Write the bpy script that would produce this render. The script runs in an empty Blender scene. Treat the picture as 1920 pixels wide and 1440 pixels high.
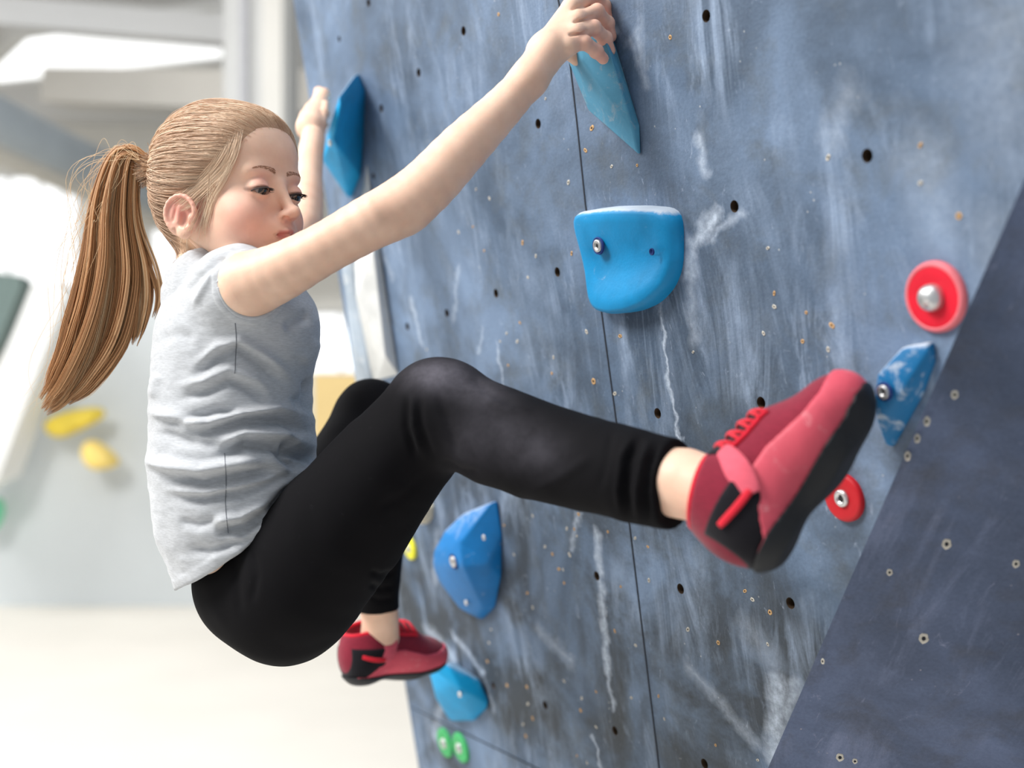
import bpy, bmesh, math, random
import numpy as np
from mathutils import Vector, Matrix

random.seed(7)
RNG = np.random.default_rng(11)
SC = bpy.context.scene
COL = SC.collection

# ------------------------------------------------------------------ camera, world, light, exposure
FPX = 2200.0                      # focal length for the 1920 px wide frame
cam_data = bpy.data.cameras.new('camera')
cam = bpy.data.objects.new('camera', cam_data)
COL.objects.link(cam)
cam.location = (0, 0, 0)
cam.rotation_euler = (math.pi / 2, 0, 0)
cam_data.sensor_fit = 'HORIZONTAL'
cam_data.sensor_width = 36.0
cam_data.lens = 36.0 * FPX / 1920.0
cam_data.clip_start = 0.02
cam_data.dof.use_dof = True
cam_data.dof.focus_distance = 1.48
cam_data.dof.aperture_fstop = 2.1
SC.camera = cam

world = bpy.data.worlds.new('world')
SC.world = world
world.use_nodes = True
wn = world.node_tree.nodes
wl = world.node_tree.links
wn['Background'].inputs[0].default_value = (0.90, 0.95, 1.0, 1)
wn['Background'].inputs[1].default_value = 0.50

def area_lamp(name, loc, target, size, power, color, size_y=None):
    d = bpy.data.lights.new(name, 'AREA')
    d.energy = power
    d.color = color
    d.shape = 'RECTANGLE'
    d.size = size
    d.size_y = size_y or size
    o = bpy.data.objects.new(name, d)
    COL.objects.link(o)
    o.location = loc
    o.rotation_euler = (Vector(target) - Vector(loc)).to_track_quat('-Z', 'Y').to_euler()
    return o

# daylight falling in from the high windows on the left side of the hall
area_lamp('daylight_window_lamp', (-3.0, 0.6, 2.9), (-0.1, 1.5, 0.0), 1.6, 265, (1.0, 0.985, 0.96))
area_lamp('skylight_lamp', (-0.6, 0.2, 4.2), (0.1, 1.6, 0.0), 2.0, 60, (0.97, 0.985, 1.0))
area_lamp('rear_window_lamp', (-5.5, 5.0, 3.4), (-1.8, 6.5, -0.8), 3.0, 300, (1.0, 1.0, 1.0))

SC.view_settings.view_transform = 'Standard'
SC.view_settings.look = 'None'
SC.view_settings.gamma = 1.0
SC.view_settings.use_curve_mapping = False
SC.view_settings.exposure = 0.0

# ------------------------------------------------------------------ projections
def P(px, py, d):
    return Vector(((px - 960.0) / FPX * d, d, (720.0 - py) / FPX * d))

def ray(px, py):
    return Vector(((px - 960.0) / FPX, 1.0, (720.0 - py) / FPX))

OV = math.radians(10)
N_IN = Vector((math.sin(math.radians(60)) * math.cos(OV), math.cos(math.radians(60)) * math.cos(OV), math.sin(OV))).normalized()
D_W = 0.925
def W(px, py, h=0.0):
    """point on the climbing wall (h metres in front of it) seen along this line"""
    r = ray(px, py)
    return r * ((D_W - h) / N_IN.dot(r))

E_V = (Vector((0, 0, 1)) - N_IN * N_IN.z).normalized()        # up the wall
E_U = E_V.cross(-N_IN).normalized()                           # along the wall (towards the camera / right)
if E_U.x < 0:
    E_U = -E_U
N_OUT = -N_IN
W_O = W(1100, 720)
M_WALL = Matrix(((E_U.x, E_V.x, N_OUT.x, W_O.x), (E_U.y, E_V.y, N_OUT.y, W_O.y), (E_U.z, E_V.z, N_OUT.z, W_O.z), (0, 0, 0, 1)))
M_WALL_INV = M_WALL.inverted()
def wuv(px, py, h=0.0):
    q = M_WALL_INV @ W(px, py, h)
    return q.x, q.y

# ------------------------------------------------------------------ materials
def lin(c):
    out = []
    for v in c[:3]:
        v /= 255.0
        out.append(v / 12.92 if v <= 0.04045 else ((v + 0.055) / 1.055) ** 2.4)
    return (*out, 1.0)

class NT:
    def __init__(s, name):
        s.m = bpy.data.materials.new(name)
        s.m.use_nodes = True
        s.t = s.m.node_tree
        s.bs = s.t.nodes['Principled BSDF']
    def n(s, kind, **kw):
        nd = s.t.nodes.new(kind)
        for k, v in kw.items():
            setattr(nd, k, v)
        return nd
    def l(s, a, b):
        s.t.links.new(a, b)
    def coord(s, which='Object'):
        return s.n('ShaderNodeTexCoord').outputs[which]
    def mapping(s, src, scale=(1, 1, 1), loc=(0, 0, 0), rot=(0, 0, 0)):
        m = s.n('ShaderNodeMapping')
        m.inputs['Scale'].default_value = scale
        m.inputs['Location'].default_value = loc
        m.inputs['Rotation'].default_value = rot
        s.l(src, m.inputs['Vector'])
        return m.outputs[0]
    def noise(s, src, scale, detail=4, rough=0.55, dist=0.0):
        m = s.n('ShaderNodeTexNoise')
        m.inputs['Scale'].default_value = scale
        m.inputs['Detail'].default_value = detail
        m.inputs['Roughness'].default_value = rough
        m.inputs['Distortion'].default_value = dist
        s.l(src, m.inputs['Vector'])
        return m.outputs['Fac']
    def ramp(s, src, stops):
        r = s.n('ShaderNodeValToRGB')
        e = r.color_ramp.elements
        while len(e) < len(stops):
            e.new(0.5)
        for i, (p, c) in enumerate(stops):
            e[i].position = p
            e[i].color = c if not isinstance(c, (int, float)) else (c, c, c, 1)
        s.l(src, r.inputs[0])
        return r.outputs[0]
    def math(s, op, a, b=None, c=None, clamp=False):
        m = s.n('ShaderNodeMath', operation=op, use_clamp=clamp)
        for i, v in enumerate((a, b, c)):
            if v is None:
                continue
            if isinstance(v, (int, float)):
                m.inputs[i].default_value = v
            else:
                s.l(v, m.inputs[i])
        return m.outputs[0]
    def vm(s, op, a, b=None, out=0):
        m = s.n('ShaderNodeVectorMath', operation=op)
        for i, v in enumerate((a, b)):
            if v is None:
                continue
            if isinstance(v, (tuple, list, Vector)):
                m.inputs[i].default_value = v
            else:
                s.l(v, m.inputs[i])
        return m.outputs['Value'] if out else m.outputs['Vector']
    def mix(s, f, a, b, mode='MIX'):
        m = s.n('ShaderNodeMix', data_type='RGBA', blend_type=mode)
        for i, v in ((0, f), (6, a), (7, b)):
            if isinstance(v, (int, float)):
                m.inputs[i].default_value = v
            elif isinstance(v, tuple):
                m.inputs[i].default_value = v
            else:
                s.l(v, m.inputs[i])
        return m.outputs[2]
    def base(s, c):
        if isinstance(c, tuple):
            s.bs.inputs['Base Color'].default_value = c
        else:
            s.l(c, s.bs.inputs['Base Color'])
    def bump(s, src, strength=0.3, dist=0.002):
        b = s.n('ShaderNodeBump')
        b.inputs['Strength'].default_value = strength
        b.inputs['Distance'].default_value = dist
        s.l(src, b.inputs['Height'])
        s.l(b.outputs[0], s.bs.inputs['Normal'])

def simple_mat(name, rgb, rough=0.6, var=0.08, scale=30, metal=0.0, bump=0.0, spec=0.5):
    t = NT(name)
    c = lin(rgb)
    co = t.coord()
    f = t.noise(co, scale, 3)
    lo = tuple(max(0, v * (1 - var)) for v in c[:3]) + (1,)
    hi = tuple(min(1, v * (1 + var)) for v in c[:3]) + (1,)
    t.base(t.ramp(f, [(0.3, lo), (0.7, hi)]))
    t.bs.inputs['Roughness'].default_value = rough
    t.bs.inputs['Metallic'].default_value = metal
    t.bs.inputs['Specular IOR Level'].default_value = spec
    if bump:
        t.bump(t.noise(co, scale * 4, 4), bump, 0.001)
    return t.m

def emit_mat(name, rgb, strength):
    t = NT(name)
    t.bs.inputs['Base Color'].default_value = (0.8, 0.8, 0.8, 1)
    t.bs.inputs['Emission Color'].default_value = lin(rgb)
    t.bs.inputs['Emission Strength'].default_value = strength
    t.bs.inputs['Roughness'].default_value = 0.2
    return t.m

# ------------------------------------------------------------------ object helpers
def add_mesh(name, verts, faces, mat=None, parent=None, smooth=False, world_matrix=None):
    me = bpy.data.meshes.new(name)
    me.from_pydata([tuple(v) for v in verts], [], [tuple(f) for f in faces])
    me.update()
    if smooth:
        me.polygons.foreach_set('use_smooth', [True] * len(me.polygons))
    if mat:
        me.materials.append(mat)
    o = bpy.data.objects.new(name, me)
    COL.objects.link(o)
    if world_matrix is not None:
        o.matrix_world = world_matrix
    if parent is not None:
        o.parent = parent
        o.matrix_parent_inverse = parent_world(parent).inverted()
    return o

def parent_world(o):
    m = o.matrix_basis.copy()
    while o.parent is not None:
        m = parent_world(o.parent) @ o.matrix_parent_inverse @ m
        return m
    return m

def fast_mesh(name, V, F, mat=None, parent=None, smooth=True):
    """V (n,3) float array, F (m,4) int array"""
    me = bpy.data.meshes.new(name)
    k = F.shape[1]
    me.vertices.add(len(V))
    me.vertices.foreach_set('co', np.ascontiguousarray(V, dtype=np.float32).ravel())
    me.loops.add(len(F) * k)
    me.loops.foreach_set('vertex_index', np.ascontiguousarray(F, dtype=np.int32).ravel())
    me.polygons.add(len(F))
    me.polygons.foreach_set('loop_start', np.arange(0, len(F) * k, k, dtype=np.int32))
    me.polygons.foreach_set('loop_total', np.full(len(F), k, dtype=np.int32))
    me.update(calc_edges=True)
    me.validate()
    if smooth:
        me.polygons.foreach_set('use_smooth', np.ones(len(me.polygons), dtype=bool))
    if mat:
        me.materials.append(mat)
    o = bpy.data.objects.new(name, me)
    COL.objects.link(o)
    if parent is not None:
        o.parent = parent
        o.matrix_parent_inverse = parent_world(parent).inverted()
    return o

def set_color(o, name, arr):
    a = o.data.color_attributes.new(name, 'FLOAT_COLOR', 'POINT')
    full = np.ones((len(o.data.vertices), 4), dtype=np.float32)
    full[:, :arr.shape[1]] = arr[:len(full)]
    a.data.foreach_set('color', full.ravel())

def tag(o, label, cat, group=None):
    o['label'] = label
    o['category'] = cat
    if group:
        o['group'] = group
    return o

def structure(o):
    o['kind'] = 'structure'
    return o

def empty(name, loc):
    o = bpy.data.objects.new(name, None)
    o.empty_display_size = 0.05
    COL.objects.link(o)
    o.location = loc
    return o

def box_between(name, a, b, w, h, mat, parent=None, up=Vector((0, 0, 1)), bevel=0.0):
    a = Vector(a); b = Vector(b)
    d = (b - a).normalized()
    s = d.cross(up).normalized()
    u = s.cross(d).normalized()
    vs = []
    for p in (a, b):
        for sx, sy in ((-1, -1), (1, -1), (1, 1), (-1, 1)):
            vs.append(p + s * sx * w / 2 + u * sy * h / 2)
    fs = [(0, 1, 2, 3), (7, 6, 5, 4), (0, 4, 5, 1), (1, 5, 6, 2), (2, 6, 7, 3), (3, 7, 4, 0)]
    o = add_mesh(name, vs, fs, mat, parent)
    if bevel:
        m = o.modifiers.new('bevel', 'BEVEL'); m.width = bevel; m.segments = 3
    return o

def slab(name, pts, thick, nrm, mat, parent=None):
    """flat polygon pts extruded by thick against nrm"""
    n = len(pts)
    vs = [Vector(p) for p in pts] + [Vector(p) - nrm * thick for p in pts]
    fs = [tuple(range(n)), tuple(range(2 * n - 1, n - 1, -1))]
    for i in range(n):
        j = (i + 1) % n
        fs.append((i, i + n, j + n, j))
    o = add_mesh(name, vs, fs, mat, parent)
    bm = bmesh.new(); bm.from_mesh(o.data)
    bmesh.ops.recalc_face_normals(bm, faces=bm.faces)
    bm.to_mesh(o.data); bm.free()
    return o

def tube_arrays(pts, radii, sides=6, closed=False):
    pts = [Vector(p) for p in pts]
    n = len(pts)
    V = []; F = []
    prev = None
    for i, p in enumerate(pts):
        if closed:
            t = (pts[(i + 1) % n] - pts[i - 1]).normalized()
        else:
            t = (pts[min(i + 1, n - 1)] - pts[max(i - 1, 0)]).normalized()
        if prev is None:
            a = Vector((0, 0, 1)) if abs(t.z) < 0.9 else Vector((1, 0, 0))
            s = t.cross(a).normalized()
        else:
            s = (prev - t * prev.dot(t)).normalized()
        prev = s
        u = t.cross(s)
        r = radii[i] if hasattr(radii, '__len__') else radii
        for k in range(sides):
            an = 2 * math.pi * k / sides
            V.append(p + s * math.cos(an) * r + u * math.sin(an) * r)
    m = n if closed else n - 1
    for i in range(m):
        for k in range(sides):
            a = i * sides + k; b = i * sides + (k + 1) % sides
            c = ((i + 1) % n) * sides + (k + 1) % sides; d = ((i + 1) % n) * sides + k
            F.append((a, b, c, d))
    if not closed:
        F.append(tuple(range(sides - 1, -1, -1)))
        F.append(tuple((n - 1) * sides + k for k in range(sides)))
    return V, F

def tube(name, pts, radii, mat, parent=None, sides=8, closed=False):
    V, F = tube_arrays(pts, radii, sides, closed)
    return add_mesh(name, V, F, mat, parent, smooth=True)

def catmull(pts, n):
    pts = [Vector(p) for p in pts]
    ext = [2 * pts[0] - pts[1]] + pts + [2 * pts[-1] - pts[-2]]
    out = []
    segs = len(pts) - 1
    for i in range(n):
        u = i / (n - 1) * segs
        k = min(int(u), segs - 1); t = u - k
        p0, p1, p2, p3 = ext[k], ext[k + 1], ext[k + 2], ext[k + 3]
        out.append(0.5 * ((2 * p1) + (p2 - p0) * t + (2 * p0 - 5 * p1 + 4 * p2 - p3) * t * t + (3 * p1 - p0 - 3 * p2 + p3) * t ** 3))
    return out

def disc_mesh(M, r, rings, sides=32):
    """lathe around local z of matrix M: rings = [(radius factor, height)]"""
    V = []; F = []
    for (rf, z) in rings:
        for k in range(sides):
            a = 2 * math.pi * k / sides
            V.append(M @ Vector((math.cos(a) * r * rf, math.sin(a) * r * rf, z)))
    for i in range(len(rings) - 1):
        for k in range(sides):
            F.append((i * sides + k, i * sides + (k + 1) % sides, (i + 1) * sides + (k + 1) % sides, (i + 1) * sides + k))
    F.append(tuple((len(rings) - 1) * sides + k for k in range(sides)))
    return V, F

def wall_frame(px, py, h=0.0):
    """matrix at a wall point: x along wall, y up, z out"""
    p = W(px, py, h)
    return Matrix.Translation(p) @ M_WALL.to_3x3().to_4x4()
# ------------------------------------------------------------------ climbing wall
FLOOR_Z = -1.25
def wall_mat(name, tone=1.0, streaks=True):
    t = NT(name)
    co = t.coord('Object')
    big = t.noise(co, 2.6, 5, 0.6, 0.6)
    mid = t.noise(co, 11, 6, 0.65, 0.4)
    fine = t.noise(co, 220, 4, 0.7)
    dark = lin((70, 87, 108)); light = lin((122, 143, 170)); grey = lin((90, 94, 94))
    base = t.mix(t.ramp(big, [(0.36, 0.0), (0.64, 1.0)]), dark, light)
    base = t.mix(t.ramp(mid, [(0.50, 0.0), (0.72, 0.55)]), base, grey)
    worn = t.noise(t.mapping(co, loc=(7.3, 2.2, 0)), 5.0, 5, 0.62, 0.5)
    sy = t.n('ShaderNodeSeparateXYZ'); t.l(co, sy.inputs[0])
    low_shade = t.ramp(t.math('ADD', t.math('MULTIPLY', sy.outputs[1], -1.6), 0.35), [(0.0, 0.25), (1.0, 1.0)])  # deepens the worn patches downward, shade of the lower wall put into colour
    base = t.mix(t.math('MULTIPLY', t.ramp(worn, [(0.42, 0.0), (0.60, 0.9)]), low_shade), base, lin((50, 55, 60)))
    # vertical smears of chalk
    sm = t.noise(t.mapping(co, scale=(16, 3.2, 1)), 1.0, 7, 0.72, 0.9)
    patch = t.noise(t.mapping(co, loc=(3.1, 1.7, 0)), 4.2, 4, 0.6)
    smf = t.math('MULTIPLY', t.ramp(sm, [(0.48, 0.0), (0.70, 1.0)]), t.ramp(patch, [(0.42, 0.0), (0.66, 1.0)]))
    base = t.mix(t.math('MULTIPLY', smf, 0.9), base, lin((168, 186, 210)))
    # small scuffs
    sc = t.noise(t.mapping(co, scale=(60, 26, 1)), 1.0, 5, 0.7, 1.2)
    base = t.mix(t.ramp(sc, [(0.63, 0.0), (0.76, 0.6)]), base, lin((176, 188, 206)))
    fleck = t.n('ShaderNodeTexVoronoi'); fleck.inputs['Scale'].default_value = 75
    t.l(co, fleck.inputs['Vector'])
    ff = t.ramp(fleck.outputs['Distance'], [(0.0, 1.0), (0.07, 0.9), (0.11, 0.0)])
    keep = t.ramp(t.noise(co, 17, 2), [(0.58, 0.0), (0.64, 1.0)])
    base = t.mix(t.math('MULTIPLY', t.math('MULTIPLY', ff, keep), 0.6), base, lin((205, 205, 200)))
    base = t.mix(0.35, base, t.ramp(fine, [(0.25, (0.0, 0.0, 0.0, 1)), (0.75, (0.5, 0.5, 0.5, 1))]), 'SOFT_LIGHT')
    if streaks:
        segs = [  # px a, px b, width (m), strength : chalk marks with a place of their own
            ((1240, 600), (1252, 720), .0035, .9), ((1252, 720), (1276, 830), .0035, .9), ((1236, 560), (1240, 610), .005, .5),
            ((1120, 1000), (1128, 1120), .008, .7), ((1128, 1120), (1140, 1260), .007, .75), ((1140, 1260), (1150, 1330), .005, .6),
            ((1085, 960), (1072, 1030), .006, .5), ((1112, 1380), (1128, 1440), .004, .7),
            ((1460, 1280), (1452, 1420), .016, .8), ((1490, 1290), (1470, 1340), .012, .6), ((1290, 1250), (1420, 1400), .010, .4),
            ((1340, 400), (1300, 460), .010, .8), ((1300, 460), (1294, 520), .012, .6), ((1294, 540), (1300, 640), .010, .35), ((1395, 395), (1335, 440), .006, .4),
            ((1310, 260), (1322, 320), .008, .5), ((1180, 80), (1215, 160), .008, .4), ((1195, 60), (1205, 130), .01, .35),
            ((1010, 1180), (1070, 1240), .012, .35), ((930, 640), (945, 730), .003, .6), ((905, 620), (898, 660), .004, .5),
            ((770, 560), (790, 640), .008, .5), ((860, 500), (850, 600), .006, .4), ((700, 420), (735, 520), .008, .4),
            ((820, 1000), (815, 1090), .01, .3), ((850, 1190), (905, 1260), .008, .7), ((905, 1260), (925, 1330), .004, .4),
            ((800, 1180), (850, 1230), .014, .6), ((830, 1300), (815, 1380), .01, .4), ((1590, 170), (1560, 260), .016, .25),
            ((1730, 300), (1760, 420), .03, .22), ((1870, 60), (1890, 200), .05, .22), ((1850, 420), (1870, 520), .02, .2),
            ((1400, 1180), (1450, 1240), .02, .25), ((1735, 655), (1750, 760), .008, .35)]
        jig = t.n('ShaderNodeTexNoise'); jig.inputs['Scale'].default_value = 40; jig.inputs['Detail'].default_value = 5
        t.l(co, jig.inputs['Vector'])
        off = t.vm('SCALE', t.vm('SUBTRACT', jig.outputs['Color'], (0.5, 0.5, 0.5)))
        off.node.inputs['Scale'].default_value = 0.035
        pc = t.vm('ADD', co, off)
        acc = None
        for (a, b, w, s) in segs:
            ua, va = wuv(*a); ub, vb = wuv(*b)
            A = Vector((ua, va, 0)); B = Vector((ub - ua, vb - va, 0))
            pa = t.vm('MULTIPLY', t.vm('SUBTRACT', pc, A), (1, 1, 0))
            h = t.math('MULTIPLY', t.vm('DOT_PRODUCT', pa, B, out=1), 1.0 / B.length_squared, clamp=True)
            sb = t.n('ShaderNodeVectorMath', operation='SCALE'); sb.inputs[0].default_value = B
            t.l(h, sb.inputs['Scale'])
            dd = t.vm('LENGTH', t.vm('SUBTRACT', pa, sb.outputs[0]), out=1)
            f = t.math('MULTIPLY', t.math('SUBTRACT', 1.0, t.math('DIVIDE', dd, w * 1.6), clamp=True), s)
            acc = f if acc is None else t.math('MAXIMUM', acc, f)
        br = t.noise(co, 90, 5, 0.75)
        acc = t.math('MULTIPLY', acc, t.ramp(br, [(0.30, 0.35), (0.62, 1.0)]))
        base = t.mix(acc, base, lin((200, 212, 228)))
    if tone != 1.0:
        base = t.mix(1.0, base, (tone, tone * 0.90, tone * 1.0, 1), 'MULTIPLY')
    t.base(base)
    t.bs.inputs['Roughness'].default_value = 0.62
    t.bs.inputs['Specular IOR Level'].default_value = 0.35
    t.bump(t.math('ADD', fine, t.math('MULTIPLY', mid, 0.6)), 0.35, 0.0015)
    return t.m

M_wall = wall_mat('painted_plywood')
M_hole_wood = simple_mat('raw_plywood', (70, 52, 34), 0.9)

def line_at_z(pa, pb, z):
    t = (z - pa.z) / (pb.z - pa.z)
    return pa + (pb - pa) * t
Z_TOP = 1.45
le_a, le_b = W(550, 0), W(785, 1440)
ar_a, ar_b = W(1440, 1440), W(1920, 340)
wl_pts = [line_at_z(le_a, le_b, FLOOR_Z), line_at_z(ar_a, ar_b, FLOOR_Z), line_at_z(ar_a, ar_b, Z_TOP), line_at_z(le_a, le_b, Z_TOP)]
lp = [M_WALL_INV @ p for p in wl_pts]
lp = [Vector((p.x, p.y, 0)) for p in lp]
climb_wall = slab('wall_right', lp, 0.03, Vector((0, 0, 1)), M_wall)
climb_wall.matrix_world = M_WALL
climb_wall.data.materials.append(M_hole_wood)
structure(climb_wall)
# real bolt holes
holes = [(691, 5, 1), (869, 58, 1), (785, 136, 1), (636, 73, .8), (715, 203, 1), (1009, 232, 1), (901, 300, 1), (1324, 30, 1), (1377, 387, 1),
         (1626, 292, 1), (1045, 510, 1), (930, 550, 1), (838, 587, 1), (764, 612, 1), (1427, 755, 1), (1233, 775, 1), (1119, 1080, 1),
         (1276, 1104, 1), (1482, 1131, 1), (1022, 1322, 1), (925, 1285, .9), (1153, 1370, 1), (1321, 1432, 1), (700, 330, .8)]
cv, cf = [], []
for (px, py, s) in holes:
    u, v = wuv(px, py)
    b0 = len(cv)
    n = 20
    for z in (0.01, -0.022):
        for k in range(n):
            a = 2 * math.pi * k / n
            cv.append((u + math.cos(a) * 0.0072 * s, v + math.sin(a) * 0.0072 * s, z))
    cf.append(tuple(b0 + k for k in range(n)))
    cf.append(tuple(b0 + n + k for k in reversed(range(n))))
    for k in range(n):
        cf.append((b0 + k, b0 + n + k, b0 + n + (k + 1) % n, b0 + (k + 1) % n))
cut = add_mesh('cutter', cv, cf, M_hole_wood)
cut.matrix_world = M_WALL
mb = climb_wall.modifiers.new('holes', 'BOOLEAN')
mb.operation = 'DIFFERENCE'; mb.object = cut; mb.solver = 'EXACT'; mb.material_mode = 'TRANSFER'
bpy.context.view_layer.update()
dg = bpy.context.evaluated_depsgraph_get()
nm = bpy.data.meshes.new_from_object(climb_wall.evaluated_get(dg))
climb_wall.modifiers.clear()
climb_wall.data = nm
bpy.data.objects.remove(cut)

# seams between the plywood panels: narrow dark gaps
M_gap = simple_mat('dark_joint', (24, 28, 38), 0.9)
M_gap_light = simple_mat('chalky_joint', (120, 138, 160), 0.9)
def seam(pts, w, mat):
    vs = []; fs = []
    q = [M_WALL_INV @ W(*p) for p in pts]
    for i, p in enumerate(q):
        a = q[max(i - 1, 0)]; b = q[min(i + 1, len(q) - 1)]
        t = (b - a).normalized(); s = Vector((-t.y, t.x, 0))
        for sg, z in ((-1, 0.0), (-0.6, 0.0006), (0.6, 0.0006), (1, 0.0)):
            vs.append(Vector((p.x, p.y, z + 0.0002)) + s * sg * w / 2)
    for i in range(len(q) - 1):
        for k in range(3):
            fs.append((i * 4 + k, i * 4 + k + 1, i * 4 + 5 + k, i * 4 + 4 + k))
    o = add_mesh('panel_joint', vs, fs, mat)
    o.parent = climb_wall
    return o
seam([(1030, -220), (1047, 0), (1056, 48), (1068, 110), (1083, 240), (1098, 385), (1128, 585), (1153, 770), (1180, 980), (1208, 1210), (1236, 1440), (1262, 1640)], 0.0038, M_gap)
seam([(768, 1324), (1010, 1442), (1300, 1582)], 0.0030, M_gap)
seam([(768, 1322), (1010, 1439), (1300, 1579)], 0.0012, M_gap_light)

# screw holes with chipped rims, each a small part of the wall
M_chip = simple_mat('chipped_rim', (196, 190, 178), 0.8, 0.2, 200)
M_chip_wood = simple_mat('chipped_wood_rim', (200, 160, 110), 0.8, 0.2, 200)
chips = [(999,967),(1085,964),(1063,991),(1077,992),(1082,1005),(1140,997),(1191,1009),(1215,1025),(1022,1025),(1036,1039),(1068,1040),(1048,1067),
 (1056,1068),(1058,1093),(964,1040),(989,1112),(999,1139),(1164,1100),(1217,1088),(1153,1183),(1192,1210),(1347,1205),(1440,1208),
 (1397,1108),(1411,1124),(1444,1148),(1184,1308),(1235,1305),(1246,1348),(988,1288),(990,1320),(999,1347),(981,1358),(986,1380),(1058,1277),(1118,1297),
 (1091,1309),(1089,1332),(1118,1363),(1082,1417),(1101,1430),(1342,1397),(1421,1425),(1110,240),(1066,342),(1257,70),(1553,295),(1726,272),(1726,343),(1798,405),
 (1440,465),(1452,550),(1452,575),(1512,586),(1432,625),(1560,610),(1553,655),(1113,715),(1153,738),(1163,630),(950,625),(953,685),(938,640),
 (975,605),(1038,670),(908,470),(893,355),(887,425),(860,435),(1035,700),(990,520),(980,455),(1005,480),(1195,310),(1147,312),(1098,282),
 (1023,185),(935,27),(918,372),(1072,475),(1100,622),(945,985),(921,1180),(914,1240),(917,1205),(951,1285),(970,640),(1198,480),(800,655),
 (1505,640),(1300,660),(1360,960),(1290,1180)]
cm = {}
def chip_mesh(kind):
    V = []; F = []
    n = 14
    for (rf, z) in ((1.0, 0.0001), (0.85, 0.0009), (0.5, 0.0009), (0.42, 0.0002)):
        for k in range(n):
            a = 2 * math.pi * k / n
            wob = 1 + 0.16 * math.sin(a * 2 + kind * 1.7) + 0.08 * math.sin(5 * a + kind)
            V.append((math.cos(a) * rf * wob * 0.0030, math.sin(a) * rf * wob * 0.0038, z))
    for i in range(3):
        for k in range(n):
            F.append((i * n + k, i * n + (k + 1) % n, (i + 1) * n + (k + 1) % n, (i + 1) * n + k))
    V.append((0, 0, 0.0002))
    return V, F
for kind in range(4):
    V, F = chip_mesh(kind)
    me = bpy.data.meshes.new('screw_hole')
    me.from_pydata(V[:-1], [], F + [tuple(3 * 14 + k for k in range(14))])
    me.materials.append(M_chip if kind % 2 == 0 else M_chip_wood)
    me.materials.append(M_gap)
    me.polygons[len(me.polygons) - 1].material_index = 1
    cm[kind] = me
for i, (px, py) in enumerate(chips):
    o = bpy.data.objects.new('screw_hole', cm[i % 4])
    COL.objects.link(o)
    o.parent = climb_wall
    u, v = wuv(px, py)
    o.location = (u, v, 0)
    s = random.uniform(0.6, 1.05) * (1.6 if (px, py) in ((1110, 240), (1113, 715), (1066, 342)) else 1.0)
    o.scale = (s, s, 1)
    o.rotation_euler = (0, 0, random.uniform(0, 6))

# undercut panel below the arete
Q = P(1920, 1440, 1.42)
ad = (ar_b - ar_a).normalized()
per = (Q - ar_a) - ad * (Q - ar_a).dot(ad)
per.normalize()
un = per.cross(ad).normalized()
if un.dot(Q) > 0:
    un = -un
a0, a1 = wl_pts[1], wl_pts[2]
M_U = Matrix(((per.x, ad.x, un.x, a0.x), (per.y, ad.y, un.y, a0.y), (per.z, ad.z, un.z, a0.z), (0, 0, 0, 1)))
mi = M_U.inverted()
L1 = (mi @ a1).y
pts = [Vector((0, 0, 0)), Vector((1.1, 0.12, 0)), Vector((1.1, L1 - .3, 0)), Vector((0, L1, 0))]
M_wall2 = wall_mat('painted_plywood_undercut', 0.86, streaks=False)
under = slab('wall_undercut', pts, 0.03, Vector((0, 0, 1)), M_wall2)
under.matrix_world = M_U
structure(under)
# chips on the undercut panel
def ray_under(px, py):
    r = ray(px, py)
    t = un.dot(a0) / un.dot(r)
    return mi @ (r * t)
for i, (px, py, s) in enumerate([(1732, 1197, 2.0), (1775, 1020, 1.8), (1668, 1073, 1.2), (1543, 1240, 1.0), (1575, 1420, 1.8), (1603, 1427, 1.2), (1905, 1057, 1.4),
                                 (1790, 740, 1.3), (1738, 790, 1.4), (1720, 822, 1.3), (1702, 855, 1.4)]):
    q = ray_under(px, py)
    if q.x < 0.01:
        o = bpy.data.objects.new('screw_hole', cm[0]); COL.objects.link(o); o.parent = climb_wall
        u, v = wuv(px, py); o.location = (u, v, 0)
    else:
        o = bpy.data.objects.new('screw_hole', cm[2]); COL.objects.link(o); o.parent = under
        o.location = (q.x, q.y, 0)
    o.scale = (s, s, 1)

# ------------------------------------------------------------------ the hall behind
M_floor = simple_mat('beige_mat_floor', (226, 221, 212), 0.75, 0.04, 1.5, bump=0.05)
M_ceil = simple_mat('pale_ceiling', (225, 225, 225), 0.9, 0.02, 1)
M_white = simple_mat('white_paint', (240, 240, 238), 0.8, 0.02, 2)
M_cream = simple_mat('cream_paint', (232, 229, 222), 0.8, 0.03, 2)
M_grey = simple_mat('light_grey_panel', (207, 212, 214), 0.8, 0.03, 1.2)
M_duct = simple_mat('galvanised_duct', (182, 192, 200), 0.5, 0.08, 3)
M_win = emit_mat('daylit_glass', (252, 254, 255), 1.25)
floor = slab('floor', [(-9, 0.2, FLOOR_Z), (3.5, 0.2, FLOOR_Z), (3.5, 15, FLOOR_Z), (-9, 15, FLOOR_Z)], 0.1, Vector((0, 0, 1)), M_floor)
structure(floor)
CZ = 3.2
ceil = slab('ceiling', [(-9, 6.0, CZ), (3.5, 6.0, CZ), (3.5, 15, CZ), (-9, 15, CZ)], -0.1, Vector((0, 0, 1)), M_ceil)
structure(ceil)
bw = slab('wall_back', [(-9, 14.5, FLOOR_Z), (3.5, 14.5, FLOOR_Z), (3.5, 14.5, CZ), (-9, 14.5, CZ)], 0.1, Vector((0, -1, 0)), M_cream)
structure(bw)
sidew = slab('wall_left', [(-8.4, 6.0, FLOOR_Z), (-8.4, 14.5, FLOOR_Z), (-8.4, 14.5, CZ), (-8.4, 6.0, CZ)], 0.1, Vector((1, 0, 0)), M_cream)
structure(sidew)

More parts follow.
